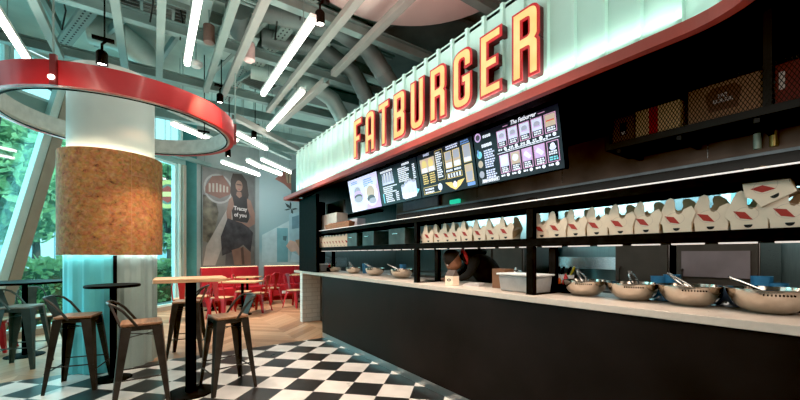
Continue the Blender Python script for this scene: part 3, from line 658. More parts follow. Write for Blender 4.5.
# ---------------------------------------------------------------- channel letters
U = .0643
LT = {'F': [[(0,0),(1,0),(1,3),(2.3,3),(2.3,4),(1,4),(1,6),(2.9,6),(2.9,7),(0,7,.25)]],
 'A': [[(0,0),(1,0),(1,1.9),(2,1.9),(2,0),(3,0),(3,7,1.3),(0,7,1.3)], [(1,2.9),(2,2.9),(2,6,.45),(1,6,.45)]],
 'T': [[(1,0),(2,0),(2,6),(3,6),(3,7),(0,7),(0,6),(1,6)]],
 'B': [[(0,0),(3,0,1),(3,3.3,.5),(2.75,3.6),(3,3.9,.5),(3,7,1),(0,7)], [(1,1),(2,1,.35),(2,3,.35),(1,3)], [(1,4.1),(2,4.1,.35),(2,6,.35),(1,6)]],
 'U': [[(0,7),(0,0,1.3),(3,0,1.3),(3,7),(2,7),(2,1,.45),(1,1,.45),(1,7)]],
 'R': [[(0,0),(1,0),(1,3),(2,3,.3),(2,0),(3,0),(3,3.3,.5),(2.75,3.6),(3,3.9,.5),(3,7,1),(0,7)], [(1,4.1),(2,4.1,.35),(2,6,.35),(1,6)]],
 'G': [[(3,4.8),(3,7,1.3),(0,7,1.3),(0,0,1.3),(3,0,1.3),(3,3.8),(1.55,3.8),(1.55,2.9),(2,2.9),(2,1,.45),(1,1,.45),(1,6,.45),(2,6,.45),(2,4.8)]],
 'E': [[(0,0),(2.9,0),(2.9,1),(1,1),(1,3.05),(2.4,3.05),(2.4,4.0),(1,4.0),(1,6),(2.9,6),(2.9,7),(0,7)]]}
m_lface = None
def lface():
    m, n, l, b = nt('letter_face_glow'); tc = n.new('ShaderNodeTexCoord'); nz = n.new('ShaderNodeTexNoise'); nz.inputs['Scale'].default_value = 5
    l.new(tc.outputs['Object'], nz.inputs['Vector']); cr = ramp(n, [(.3, (1,.53,.16)), (.65, (1,.72,.30))]); l.new(nz.outputs['Fac'], cr.inputs['Fac'])
    l.new(cr.outputs['Color'], b.inputs['Emission Color']); b.inputs['Emission Strength'].default_value = 1.0; b.inputs['Base Color'].default_value = (.05,.03,.01,1); return m
m_lface = lface(); m_lrim = M('letter_rim_red', (.25,.006,.012), .35, emit=(1,.015,.03), es=.30); m_lside = M('letter_return_red', (.055,.003,.005), .45)
XL = 2.03; yF = Yon(354.0, XL); pitch = (yF-Yon(538, XL)-3*U)/8
names = ['first', 'second', 'third', 'fourth', 'fifth', 'sixth', 'seventh', 'eighth', 'last']
built = {}
for i, ch in enumerate('FATBURGER'):
    y = yF - pitch*i
    lab = f'{names[i]} glowing yellow letter on the sign board, a red edged {ch}'
    T = thing('sign_letter', lab, 'sign letter', (XL, y, 2.532), 0, 'channel letters on the sign board', face_rot())
    loops = [[(px*U, py*U) for px, py in rounded(L)] for L in LT[ch]]
    if ch in built:
        for nm, me, m in built[ch]:
            o = bpy.data.objects.new(nm, me); C.objects.link(o); o.parent = T
        continue
    rec = []
    for nm, off, z, e, m in (('letter_return', .009, -.036, .030, m_lside), ('letter_rim', .010, -.004, .004, m_lrim), ('letter_face', -.0085, .0035, .002, m_lface)):
        g = G(); g.mesh(poly_mesh(loops, e, off), Matrix.Translation((0,0,z))); o = g.build(nm, m, T, smooth=False); rec.append((nm, o.data, m))
    g = G()
    xo = 1.2 if ch == 'T' else .2
    g.box(xo*U, (xo+.6)*U, 5.6*U, 6.2*U, -.068, -.0665)
    o = g.build('standoff', m_black, T, smooth=False); rec.append(('standoff', o.data, m_black))
    built[ch] = rec
# ================================================================== MENU SCREENS
Wd, Hd = .868, .492
s_bg = EM('screen_black', (.006,.006,.010), 1); s_wh = EM('screen_white', (.80,.82,.92), .95); s_pk = EM('screen_pink', (.75,.38,.62), .8); s_gd = EM('screen_gold', (.85,.62,.22), .8)
s_lv = EM('screen_lavender', (.62,.66,.86), .95); s_vi = EM('screen_violet', (.60,.42,.72), .85); s_bl = EM('screen_blue', (.16,.30,.62), .8); s_cy = EM('screen_cyan', (.20,.62,.72), .8)
s_gr = EM('screen_grey', (.42,.42,.50), .7); s_tan = EM('screen_tan', (.58,.46,.36), .7); s_dk = EM('screen_dark_grey', (.10,.10,.12), .6); s_rd = EM('screen_red', (.65,.08,.05), .8)
SM = [s_wh, s_pk, s_gd, s_lv, s_vi, s_bl, s_cy, s_gr, s_tan, s_dk, s_rd]
class S:                                                          # flat print drawn in the screen's own plane, 0..1 by 0..1
    def __init__(s): s.g = G(); s.z = .0
    def P(s, pts, c): s.g.mi = c; s.z += .00001; s.g.poly([((x-.5)*(Wd-.02), (y-.5)*(Hd-.02), .0012+s.z) for x, y in pts])
    def r(s, x0, y0, x1, y1, c): s.P([(x0,y0),(x1,y0),(x1,y1),(x0,y1)], c)
    def fr(s, x0, y0, x1, y1, c, w=.008):
        s.r(x0,y0,x1,y0+w*1.7,c); s.r(x0,y1-w*1.7,x1,y1,c); s.r(x0,y0,x0+w,y1,c); s.r(x1-w,y0,x1,y1,c)
    def t(s, st, x, y, h, c, shear=0, sx=1, off=0):
        s.g.mi = c; s.z += .00001; s.g.mesh(text_mesh(st, h*Hd, 0, 'CENTER', shear, off, sx), Matrix.Translation(((x-.5)*Wd, (y-.5)*Hd, .0013+s.z)))
    def bars(s, x0, x1, y, n, h, gap, c, rag=.3):                  # lines of print too small to read
        for k in range(n):
            xe = x1-(x1-x0)*rag*random.random(); x = x0
            while x < xe-.008:
                w = random.uniform(.012,.035); s.r(x, y-k*gap-h, min(x+w, xe), y-k*gap, c); x += w+.006
    def o(s, x, y, rx, c, ry=None): s.P([(x+rx*math.cos(2*PI*k/18), y+(ry or rx*1.75)*math.sin(2*PI*k/18)) for k in range(18)], c)
def burger(S_, x, y, w):
    S_.o(x, y+w*.35, w*.5, 8, w*.5); S_.r(x-w*.52, y-.02-w*.1, x+w*.52, y+w*.15, 10); S_.r(x-w*.5, y-w*.35, x+w*.5, y-w*.12, 2); S_.o(x, y-w*.4, w*.46, 8, w*.28)
def scr1(s):
    s.r(0,0,1,1,3); s.P([(.52,0),(1,0),(1,1),(.97,.72),(.80,.40),(.58,.22)],4); s.P([(0,0),(.25,0),(.06,.5),(0,.6)],0)
    s.bars(.10,.36,.93,2,.035,.055,5,.2); s.bars(.54,.90,.90,4,.04,.06,5,.3); s.bars(.80,.95,.97,2,.03,.05,4,.2)
    s.o(.30,.60,.12,7,.14); s.o(.30,.45,.17,4,.17); s.o(.30,.44,.14,9,.08); s.o(.30,.36,.15,7,.10); s.bars(.24,.52,.22,3,.03,.05,4)
    s.o(.74,.40,.20,0,.32); s.o(.73,.48,.13,8,.20); s.o(.72,.30,.13,9,.10); s.o(.76,.22,.12,7,.09); s.P([(.05,.03),(.45,.03),(.45,.09),(.05,.08)],0)
def scr2(s):
    s.bars(.08,.42,.93,1,.05,.06,0,.1); s.bars(.66,.84,.95,1,.05,.06,0,.1); s.P([(.12,.86),(.40,.86),(.42,.55),(.10,.55)],3)
    for k in range(4): s.P([(.12+k*.075,.80),(.175+k*.075,.80),(.18+k*.075,.60),(.115+k*.075,.60)],7); s.r(.13+k*.075,.80,.165+k*.075,.88,9)
    s.bars(.10,.50,.50,4,.032,.05,0,.4); s.r(.07,.06,.10,.32,6); s.bars(.14,.38,.30,5,.03,.05,0,.3); s.bars(.42,.50,.30,5,.03,.05,0,.1)
    s.bars(.55,.85,.86,8,.03,.046,0,.4); s.bars(.90,.96,.86,8,.03,.046,0,.1)
    for k, h in enumerate((.40,.47,.50,.46)): s.P([(.58+k*.09,.08+.02*k),(.66+k*.09,.07+.02*k),(.665+k*.09,h),(.575+k*.09,h)],3); s.o(.62+k*.09,h,.04,7,.04)
    s.P([(.57,.20),(.94,.18),(.90,.07),(.63,.05)],0); s.P([(.93,.12),(.99,.22),(.93,.26)],6)
def scr3(s):
    s.t('SHAKES', .20, .93, .075, 3, 0, .8, .001); s.r(.05,.55,.34,.87,8); s.o(.13,.74,.05,2,.10); s.o(.26,.74,.05,2,.10); s.r(.07,.56,.18,.66,0); s.r(.21,.56,.32,.66,0)
    s.bars(.07,.18,.52,5,.03,.05,2,.2); s.bars(.21,.32,.52,5,.03,.05,2,.2); s.fr(.05,.05,.38,.22,2,.006); s.bars(.08,.28,.18,2,.04,.07,0,.2); s.o(.38,.16,.04,3,.08)
    s.bars(.37,.48,.92,12,.03,.048,0,.4); s.fr(.365,.30,.50,.96,2,.004)
    s.bars(.57,.78,.97,2,.03,.045,3,.1); s.bars(.82,.96,.97,2,.03,.045,5,.1)
    for x in (.53,.67): s.r(x,.50,x+.12,.86,8); s.r(x+.012,.68,x+.108,.85,7); s.r(x+.012,.52,x+.108,.62,0); s.fr(x,.50,x+.12,.86,2,.006); s.bars(x,x+.12,.47,1,.04,.05,0,.1)
    s.fr(.53,.28,.79,.40,2,.006)
    for k in range(5): s.r(.55+k*.048,.30,.575+k*.048,.38,0)
    s.P([(.48,.22),(.60,.20),(.65,.06),(.70,.20),(.82,.22),(.74,.10),(.65,.02),(.56,.10)],2); s.o(.65,.14,.03,0,.07)
    s.r(.84,.52,.96,.88,7); s.fr(.84,.52,.96,.88,2,.006); s.r(.85,.54,.95,.62,0); s.r(.84,.12,.96,.48,8); s.fr(.84,.12,.96,.48,2,.006); s.P([(.87,.15),(.93,.15),(.95,.33),(.85,.33)],7); s.r(.85,.04,.97,.11,5)
def scr4(s):
    s.o(.06,.91,.045,4,.085); s.o(.06,.91,.03,9,.055); s.bars(.13,.24,.92,1,.05,.06,0,.1); s.bars(.10,.25,.76,1,.06,.07,0,.1)
    for k, y in enumerate((.58,.40,.20)):
        s.o(.055,y,.035,(6,8,7)[k],.07); s.bars(.12,.26,y+.06,4,.028,.042,3,.25)
    s.r(.03,.56,.05,.68,5); s.fr(.05,.03,.28,.10,0,.004); s.bars(.06,.27,.085,1,.04,.05,0,.1)
    s.t('The Fatburger', .63, .945, .095, 0, .3, .9, .0012); s.r(.40,.945,.46,.955,1); s.r(.80,.945,.87,.955,1)
    for k in range(5):
        x = .315+k*.135; s.fr(x,.60,x+.115,.90,1,.006); s.r(x+.008,.70,x+.107,.885,3 if k < 4 else 8); s.r(x+.02,.62,x+.095,.69,9); s.bars(x+.02,x+.10,.685,2,.022,.036,0,.1)
        if k < 4: s.o(x+.057,.80,.035,7,.05); s.r(x+.02,.745,x+.095,.77,4)
        else: burger(s, x+.057, .79, .075)
        s.bars(x+.0,x+.05,.575,1,.03,.04,0,.05); s.o(x+.085,.56,.018,0,.03)
    s.r(.30,.495,.985,.505,0); s.bars(.40,.9,.535,1,.018,.02,0,.05)
    for k in range(5):
        x = .315+k*.135; s.fr(x,.13,x+.115,.465,1,.006)
        if k < 4:
            s.r(x+.008,.25,x+.107,.455,3 if k in (0,) else 8 if k == 1 else 4); s.bars(x+.02,x+.10,.235,3,.022,.034,0,.1)
            if k > 1: s.P([(x+.02,.36),(x+.075,.28),(x+.10,.32),(x+.045,.42)],0)
            else: s.o(x+.057,.36,.035,0,.06)
        else: s.o(x+.057,.40,.022,0,.035); s.o(x+.057,.36,.032,3,.04); s.bars(x+.015,x+.10,.31,2,.025,.036,0,.1); s.bars(x+.015,x+.10,.22,2,.025,.036,6,.1)
        s.bars(x+.0,x+.05,.105,1,.03,.04,0,.05); s.o(x+.085,.09,.018,0,.03)
tilt = math.radians(11)
for i, (fn, lab) in enumerate(((scr1, 'leftmost menu screen, pale lavender picture of two burgers'), (scr2, 'black menu screen with white drinks pictures, second from the left'),
        (scr3, 'black menu screen with gold wings and gold framed shakes'), (scr4, 'rightmost menu screen headed The Fatburger with pink framed burgers'))):
    T = thing('menu_screen', lab, 'menu screen', (2.50, 4.95-.868*(i+.5), 2.237), 0, 'menu screens under the sign board', face_rot(tilt))
    g = G(); g.box(-Wd/2+.001, Wd/2-.001, -Hd/2, Hd/2, -.05, -.001); g.build('casing', m_black, T, bevel=.004)
    g = G(); g.box(-Wd/2+.008, Wd/2-.008, -Hd/2+.008, Hd/2-.008, -.001, .0008); g.build('display', s_bg, T, smooth=False)
    s = S(); fn(s); s.g.build('menu_print', SM, T, smooth=False, keep=True)
    for x in (-.25, .25): g = G(); g.box(x-.02, x+.02, Hd/2-.08, Hd/2+.20, -.075, -.051); g.build('hanging_bracket', m_black, T)
# ================================================================== TAKEOUT BOXES
def arc(x, z, r, a0, a1, n=8): return [(x+r*math.cos(a0+(a1-a0)*k/n), z+r*math.sin(a0+(a1-a0)*k/n)) for k in range(n+1)]
def tilted(P2, base, lean, W0=0):                                 # a panel drawn in (u, z) and leant outward about its foot
    return P2
def make_box(name, label, loc, rz, group):
    T = thing(name, label, 'takeout box', loc, rz, group)
    t_ = .0018
    front = [(-.066,0),(.066,0),(.066,.052),(.088,.105),(.070,.142),(.034,.126),(.026,.108),(.012,.100),(.000,.106),(-.004,.122),(-.004,.165),(-.010,.186),(-.024,.195),(-.042,.186),(-.060,.150),(-.090,.072),(-.068,.045)]
    back = [(-.066,0),(.066,0),(.068,.052),(.094,.085),(.060,.150),(.045,.178),(.020,.198),(-.004,.197),(-.012,.18),(-.006,.155),(-.016,.135),(-.034,.134),(-.046,.15),(-.078,.128),(-.070,.05)]
    side = [(-.045,0),(.045,0),(.05,.05),(.056,.085),(.03,.10),(-.02,.10),(-.052,.075),(-.05,.05)]
    def panel(g, P, fn, mi_out, mi_in, th):
        a = [fn(u, z, 0) for u, z in P]; b = [fn(u, z, th) for u, z in P]
        va, vb = g.pts(a), g.pts(b); g.mi = mi_out; g.f(va); g.mi = mi_in; g.f(vb[::-1]); g.mi = mi_out
        for i in range(len(P)): g.f([va[i], va[(i+1)%len(P)], vb[(i+1)%len(P)], vb[i]])
    g = G(); ln_ = .20
    panel(g, front, lambda u, z, t: (u, -.048-z*.10+t, z), 0, 1, t_)
    panel(g, back, lambda u, z, t: (u, .048+z*.06-t, z), 0, 1, t_)
    panel(g, side, lambda u, z, t: (-.066-z*.05-max(0,z-.05)*.35+t, u, z), 0, 1, t_)
    panel(g, side, lambda u, z, t: (.066+z*.05+max(0,z-.05)*.35-t, u, z), 0, 1, t_)
    g.mi = 0; g.box(-.064,.064,-.046,.046,.0005,.002)
    g.build('carton', [m_carton, m_kraft], T, smooth=False)
    g = G(); Mx = Matrix(((1,0,0,-.004),(0,0,-1,-.0455),(0,1,0,0),(0,0,0,1)))
    def on(u, z): return (u-.002, -.0492-z*.10, z)
    g.poly([on(-.054,.096), on(-.010,.088), on(.018,.048), on(-.028,.058)]); g.build('red_badge', m_logo, T, smooth=False)
    g = G()
    for k in range(20):
        a, b = 2*PI*k/20, 2*PI*(k+1)/20
        g.poly([on(.044*math.cos(a)-.004, .079+.034*math.sin(a)), on(.044*math.cos(b)-.004, .079+.034*math.sin(b)), on(.042*math.cos(b)-.004, .079+.032*math.sin(b)), on(.042*math.cos(a)-.004, .079+.032*math.sin(a))])
    g.build('ring_print', M('ring_print', (.66,.53,.43), .6) if 'ring_print' not in bpy.data.materials else bpy.data.materials['ring_print'], T, smooth=False)
    g = G(); g.poly([on(u, z) for u, z in [(-.016,.026)] + arc(0,.026,.016,PI,2*PI,8)[1:-1] + [(.016,.026)]]); g.build('tab_slot', m_dark, T, smooth=False)
    return T
XBX = XS+.125; ZB = 1.4725; first = None
ordn = ['first','second','third','fourth','fifth','sixth','seventh','eighth','ninth','tenth','eleventh','twelfth']
def put(px_list, bay, wid, rzs, grp):
    global first
    for i, px in enumerate(px_list):
        lab = f'open takeout box, {ordn[i]} from the left in the {bay}'
        loc = (XBX + random.uniform(-.012,.012), Yon(px, XBX-.06), ZB); rz = -PI/2 + random.uniform(-.10,.10) + rzs
        if first is None: first = make_box('takeout_box', lab, loc, rz, grp)
        else: dup(first, loc, rz, lab, grp)
put([540.5, 557, 576, 597, 620, 646.5, 677, 709, 748], 'right bay of the shelf rack', .15, 0, 'takeout boxes in the right bay')
put([420.5, 428.5, 437, 446, 455.5, 466.5, 479, 492, 506], 'middle bay of the shelf rack', .15, .0, 'takeout boxes in the middle bay')
first_l = None
for i in range(10):
    y = Yon(323, XBX) + (Yon(350, XBX)-Yon(323, XBX))*i/9
    dup(first, (XBX, y, ZB), -PI/2+.55, f'takeout box standing close in the tight row in the left bay, {ordn[i]} from the left', 'takeout boxes packed in the left bay')
y = Yon(788, XBX); dup(first, (XBX+.0, y-.015, ZB), -PI/2, 'white takeout box at the right edge of the picture, under the tilted one', 'takeout boxes in the right bay', )
# closed tilted box on top
T = dup(first, (XBX-.03, Yon(789, XBX-.06)+.03, ZB+.135), 0, 'takeout box lying tilted on top of another at the right edge', 'takeout boxes in the right bay', rot=(Euler((math.radians(-4), math.radians(24), 0)).to_matrix().to_4x4() @ Matrix.Rotation(0,4,'Z')).to_euler())
T.rotation_euler = (Matrix.Rotation(-PI/2, 4, 'Z') @ Matrix.Rotation(math.radians(-28), 4, 'Y')).to_euler()
# ================================================================== BOWLS AND TONGS ON THE WORKTOP
def bowl(x, y, r, label, grp, src=None):
    T = thing('mixing_bowl', label, 'bowl', (x, y, ZT), 0, grp); k = r/.15
    g = G(); P = [(0,.002),(.06,.002),(.085,.008),(.115,.03),(.138,.062),(.148,.095),(.150,.112),(.158,.114),(.158,.117),(.147,.117),(.144,.095),(.133,.062),(.11,.034),(.08,.014),(0,.010)]
    g.lathe([(a*k, z*k) for a, z in P], 48); g.build('bowl_body', m_bowl, T)
    g = G(); g.lathe([(0,.09),(.05,.094),(.11,.088),(.1405,.084),(.120,.06),(0,.05)] if 0 else [(0,.085*k),(.12*k,.082*k),(.138*k,.078*k),(.118*k,.05*k),(0,.05*k)], 32); g.build('dark_filling', m_dark, T)
    g = G()
    for j in range(9):                                            # punched marks below the rim
        a = PI+ .75 - j*.085; p = Vector((.1475*k*math.cos(a), .1475*k*math.sin(a), .090*k)); q = p + Vector((0,0,.009)); n_ = Vector((math.cos(a), math.sin(a), 0)); tt = Vector((-n_.y, n_.x, 0))*.003
        p += n_*.002; q += n_*.004; g.poly([p-tt, p+tt, q+tt, q-tt])
    g.build('punched_marks', m_black, T, smooth=False)
    return T
def tongs(x, y, z, rz, label, grp='tongs in the bowls'):
    T = thing('tongs', label, 'tongs', (x, y, z), rz, grp)
    for s in (-1, 1):
        g = G(); g.tube([(0,s*.012,0),(.05,s*.022,.03),(.14,s*.014,.075),(.17,0,.088)], [.005,.006,.007,.006], 8); g.build('arm', m_steel, T)
    g = G(); g.tube([(.165,-.014,.088),(.178,-.01,.096),(.18,0,.099),(.178,.01,.096),(.165,.014,.088)], .004, 6); g.build('spring_end', m_steel, T)
XW = 2.65
big = [(585, .148, 'first big steel bowl right of the rack post, beside the sauce bottles'), (633, .15, 'second big steel bowl right of the rack post'), (690, .158, 'third big steel bowl right of the rack post, below the wide shelf boxes'), (768, .165, 'largest nearest steel bowl at the right edge of the worktop')]
for i, (px, r, lab) in enumerate(big):
    y = Yon(px, XW); bowl(XW, y, r, lab, 'big steel bowls in the right bay')
    tongs(XW-.02, y-.03, ZT+.088, (.9, .6, 1.1, 2.0)[i], ['steel tongs resting in the bowl by the sauce bottles', 'steel tongs resting in the second big bowl', 'steel tongs resting in the third big bowl', 'steel tongs resting in the largest bowl at right'][i])
sm = [(335, .115, 'small far steel bowl nearest the black end cladding'), (353.5, .125, 'second small steel bowl from the black end cladding'), (375, .14, 'third small steel bowl from the black end cladding'), (402, .15, 'steel bowl in the left bay nearest the rack post')]
for i, (px, r, lab) in enumerate(sm):
    y = Yon(px, XW); bowl(XW, y, r, lab, 'steel bowls in the left bay')
    tongs(XW-.02, y-.02, ZT+.085, 1.0+.5*i, ['steel tongs in the farthest small bowl', 'steel tongs in the second small bowl from the end cladding', 'steel tongs in the third small bowl from the end cladding', 'steel tongs in the left bay bowl beside the rack post'][i])
# lids / trays between bowls
for px, lab in ((661, 'flat steel tray lid between the second and third big bowls'), (726, 'flat steel tray lid between the third and the largest bowl')):
    g = G(); g.lathe([(0,.0),(.085,.0),(.09,.006),(.03,.014),(.012,.03),(0,.03)], 28); tag(g.build('pot_lid', m_steel, None, (XW+.12, Yon(px, XW+.12), ZT)), lab, 'lid')
# plastic tub with lid
m_plastic = M('milky_plastic', (.50,.50,.50), .35, alpha=.6); m_lid = M('white_lid', (.72,.72,.72), .4)
def tub(x, y, w, d, h, lab):
    T = thing('plastic_tub', lab, 'plastic tub', (x, y, ZT)); g = G()
    B = lambda a, b, z: [(-a,-b,z),(a,-b,z),(a,b,z),(-a,b,z)]
    g.hexa(B(d/2*.9, w/2*.92, .001), B(d/2, w/2, h)); g.build('tub_body', m_plastic, T, bevel=.012)
    g = G(); g.hexa(B(d/2*.82, w/2*.86, .006), B(d/2*.86, w/2*.9, h*.35)); g.build('contents', M('tub_contents', (.42,.30,.20), .7) if 'tub_contents' not in bpy.data.materials else bpy.data.materials['tub_contents'], T)
    g = G(); g.box(-d/2-.012, d/2+.012, -w/2-.012, w/2+.012, h, h+.016); g.build('lid', m_lid, T, bevel=.006)
tub(2.505, 1.81, .37, .215, .135, 'milky plastic tub with a white lid behind the right rack post'); tub(2.56, Yon(322, 2.56), .30, .2, .12, 'far plastic tub beside the black end cladding')
# little house shaped carton
T = thing('gable_box', 'small white gable box with a dark roof standing alone on the worktop', 'carton', (2.43, Yon(452, 2.43), ZT), -PI/2)
g = G(); g.box(-.058, .058, -.04, .04, 0, .095); g.build('carton_body', m_carton, T, bevel=.002)
g = G(); g.prism([(-.04,.095),(.04,.095),(.006,.15),(-.006,.15)], -.056, .056, Matrix(((0,0,1,0),(1,0,0,0),(0,1,0,0),(0,0,0,1)))); g.build('gable_roof', M('gable_brown', (.10,.07,.06), .5), T)
g = G(); g.poly([(.028*math.cos(2*PI*k/18), -.0412, .055+.013*math.sin(2*PI*k/18)) for k in range(18)]); g.build('oval_print', m_dark, T, smooth=False)
g = G(); g.poly([(.017*math.cos(2*PI*k/18), -.0418, .055+.006*math.sin(2*PI*k/18)) for k in range(18)]); g.build('oval_highlight', m_carton, T, smooth=False)
# brown carton, napkins, tray, plate on the worktop
g = G(); g.box(-.06,.06,-.075,.075,0,.175); o = tag(g.build('brown_carton', M('brown_card', (.24,.11,.055), .7, 0, .08, 20), None, (2.62, Yon(503, 2.62), ZT), bevel=.002), 'plain brown card carton left of the plastic tub', 'carton')
g = G(); g.box(.0608,.062,-.01,.01,.02,.06)
g = G(); 
for k in range(5): g.box(-.05+.004*k, .06, -.09, .09-.01*k, .0005+.006*k, .006+.006*k)
tag(g.build('paper_stack', M('paper', (.66,.60,.58), .7), None, (2.55, Yon(473, 2.55), ZT), (0,0,.2), smooth=False), 'loose stack of white papers beside the gable box', 'paper stack')
g = G(); g.lathe([(0,.002),(.10,.002),(.155,.018),(.157,.022),(.10,.008),(0,.008)], 32); tag(g.build('serving_dish', M('grey_dish', (.30,.28,.27), .35, .4), None, (2.74, Yon(436, 2.74), ZT)), 'shallow grey dish behind the gable box', 'dish')
# sauce bottles and knives in a caddy
def caddy(x, y, lab, sub):
    T = thing('sauce_caddy', 'black caddy '+lab, 'caddy', (x, y, ZT)); g = G(); g.box(-.07,.07,-.12,.12,0,.01)
    for a in ((-.07,-.064,-.12,.12),(.064,.07,-.12,.12),(-.064,.064,-.12,-.114),(-.064,.064,.114,.12)): g.box(*a, .01, .07)
    g.build('tray', m_black, T, smooth=False)
    for k, (cx, cy, col, nm) in enumerate(((-.02,.075,(.75,.45,.03),'yellow'),(-.02,.01,(.65,.12,.03),'orange red'),(-.02,-.06,(.55,.02,.03),'red'),(.035,.04,(.70,.50,.05),'mustard'),(.035,-.03,(.05,.25,.08),'green'))):
        B = thing('sauce_bottle', f'{nm} sauce bottle {sub}', 'sauce bottle', (x+cx, y+cy, ZT+.0102), 0, 'sauce bottles')
        g = G(); g.lathe([(0,0),(.024,0),(.026,.006),(.026,.085),(.018,.105),(0,.105)], 16); g.build('bottle_body', M('sauce_'+nm.replace(' ', '_'), col, .35), B) if 'sauce_'+nm.replace(' ', '_') not in bpy.data.materials else g.build('bottle_body', bpy.data.materials['sauce_'+nm.replace(' ', '_')], B)
        g = G(); g.lathe([(.016,.105),(.014,.115),(.005,.14),(0,.14)], 12); g.build('nozzle', m_lid if k % 2 else bpy.data.materials['sauce_'+nm.replace(' ', '_')], B)
caddy(2.74, Yon(560, 2.74), 'of sauce bottles right of the rack post and plastic tub', 'in the caddy right of the rack post'); caddy(2.66, Yon(329, 2.66), 'of sauce bottles far off beside the end cladding', 'in the far caddy beside the end cladding')
# blue cup stacks
def cups(x, y, z, lab, n=3):
    T = thing('cup_stack', lab, 'cup stack', (x, y, z), 0, 'blue cup stacks')
    g = G()
    for k in range(n): g.lathe([(0,.0+k*.012),(.036,k*.012),(.047,.13+k*.012),(.049,.134+k*.012),(.045,.134+k*.012),(.034,.004+k*.012),(0,.004+k*.012)], 24)
    g.build('cups', m_blue, T); g = G(); g.lathe([(.0365,.018),(.0372,.018),(.0455,.118),(.0447,.118),(.0365,.018)], 24); g.build('paper_label', M('cup_label', (.20,.40,.58), .5) if 'cup_label' not in bpy.data.materials else bpy.data.materials['cup_label'], T)
cups(2.84, Yon(659, 2.84), ZT, 'blue cup stack behind the gap before the third big bowl'); cups(2.86, Yon(672, 2.86), ZT, 'blue cup stack nearer the third big bowl', 4)
cups(2.86, Yon(762, 2.86), ZT, 'tall blue cup stack behind the largest bowl', 5); cups(2.87, Yon(777, 2.87), ZT, 'shorter blue cup stack behind the largest bowl', 2)
cups(2.86, Yon(365, 2.86), ZT, 'far blue cup stack behind the third small bowl'); cups(2.86, Yon(403, 2.86), ZT, 'blue cup stack behind the left bay bowl by the rack post', 4)
g = G(); g.box(-.09,.09,-.16,.16,0,.10); g.box(-.09,.09,-.16,-.15,.1,.13); g.box(-.09,.09,.15,.16,.1,.13); tag(g.build('dark_crate', m_black, None, (2.87, Yon(800, 2.87), ZT), smooth=False), 'black plastic crate at the right edge behind the largest bowl', 'crate')
g = G(); g.box(-.06,.06,-.10,.10,0,.09); tag(g.build('blue_box', M('blue_grey_card', (.10,.16,.26), .5), None, (2.86, Yon(737, 2.86), ZT), (0,0,.2), smooth=False), 'dark blue carton between the third and largest bowls', 'carton')
m_binsteel = M('bin_steel', (.085,.10,.093), .45, .2, .3, 6, spec=.15)
# steel bins on the middle shelf, left bay
for i, px in enumerate((358.5, 375, 404)):
    y = Yon(px, XS+.16); w = (.30,.30,.34)[i]; T = thing('steel_bin', ['steel bin next to the packed takeout boxes', 'middle steel bin in the left bay', 'steel bin nearest the rack post in the left bay'][i], 'steel bin', (XS+.17, y, 1.4725), 0, 'steel bins on the middle shelf')
    g = G()
    for a in ((-.12,.12,-w/2,w/2,0,.006),(-.12,-.116,-w/2,w/2,.006,.19),(.116,.12,-w/2,w/2,.006,.19),(-.116,.116,-w/2,-w/2+.004,.006,.19),(-.116,.116,w/2-.004,w/2,.006,.19)): g.box(*a)
    g.build('bin_body', m_binsteel, T, smooth=False); g = G(); g.tube([(-.122,-.05,.12),(-.145,-.05,.125),(-.145,.05,.125),(-.122,.05,.12)], .005, 8); g.build('handle', m_steel, T)
# on top of the rack: white box, basket, white carton
T = thing('white_carton', 'big white carton on top of the rack at the far left end', 'carton', (XS+.2, Yon(334, XS+.2), 1.767)); g = G(); g.box(-.10,.10,-.32,.30,-.0145,.27); g.build('carton_body', M('cream_card', (.70,.62,.56), .6), T, bevel=.003)
g = G(); g.box(.0,.004,-.01,.01,.27,.271); g.build('tape', m_kraft, T)
T = thing('wicker_basket', 'long orange brown basket of packets on top of the rack', 'basket', (XS+.05, Yon(339, XS+.05), 1.7525)); g = G()
g.hexa([(-.045,-.42,.015),(.045,-.42,.015),(.045,.42,.015),(-.045,.42,.015)], [(-.05,-.44,.085),(.05,-.44,.085),(.05,.44,.085),(-.05,.44,.085)]); g.box(-.045,.045,-.42,.42,0,.015); g.build('basket_body', M('wicker', (.36,.15,.07), .7, 0, .4, 60, bump=.6), T)
g = G()
for k in range(9): g.sphere((random.uniform(-.01,.01), -.36+k*.09, .088), .035, 10, 6, (1,1,.6))
g.build('packets', M('packet_red_brown', (.42,.16,.08), .5, 0, .3, 20), T)
g = G(); g.box(-.07,.07,-.12,.12,0,.14); tag(g.build('pale_box', M('pale_lilac_card', (.60,.55,.60), .6), None, (XS+.22, Yon(357.5, XS+.22), 1.7525), smooth=False), 'pale lilac box on top of the rack under the leftmost screen', 'carton')
# dark binders hung behind the end cladding
for i in range(4):
    y = Yon(329+4.2*i, 2.85); g = G(); g.box(-.02,.02,-.12,.12,0,.30); tag(g.build('ring_binder', M('binder_brown', (.055,.045,.035), .5) if 'binder_brown' not in bpy.data.materials else bpy.data.materials['binder_brown'], None, (2.85, y, 2.05), (0,0,.0), smooth=False), ['first','second','third','last'][i]+' of the dark folders in the shadow left of the leftmost screen', 'folder', 'dark folders above the far end')
g = G(); g.box(2.78, 2.95, 4.7, 6.9, 2.02, 2.049); tag(g.build('folder_shelf', m_black, None, smooth=False), 'dark wall shelf carrying the folders left of the leftmost screen', 'shelf')
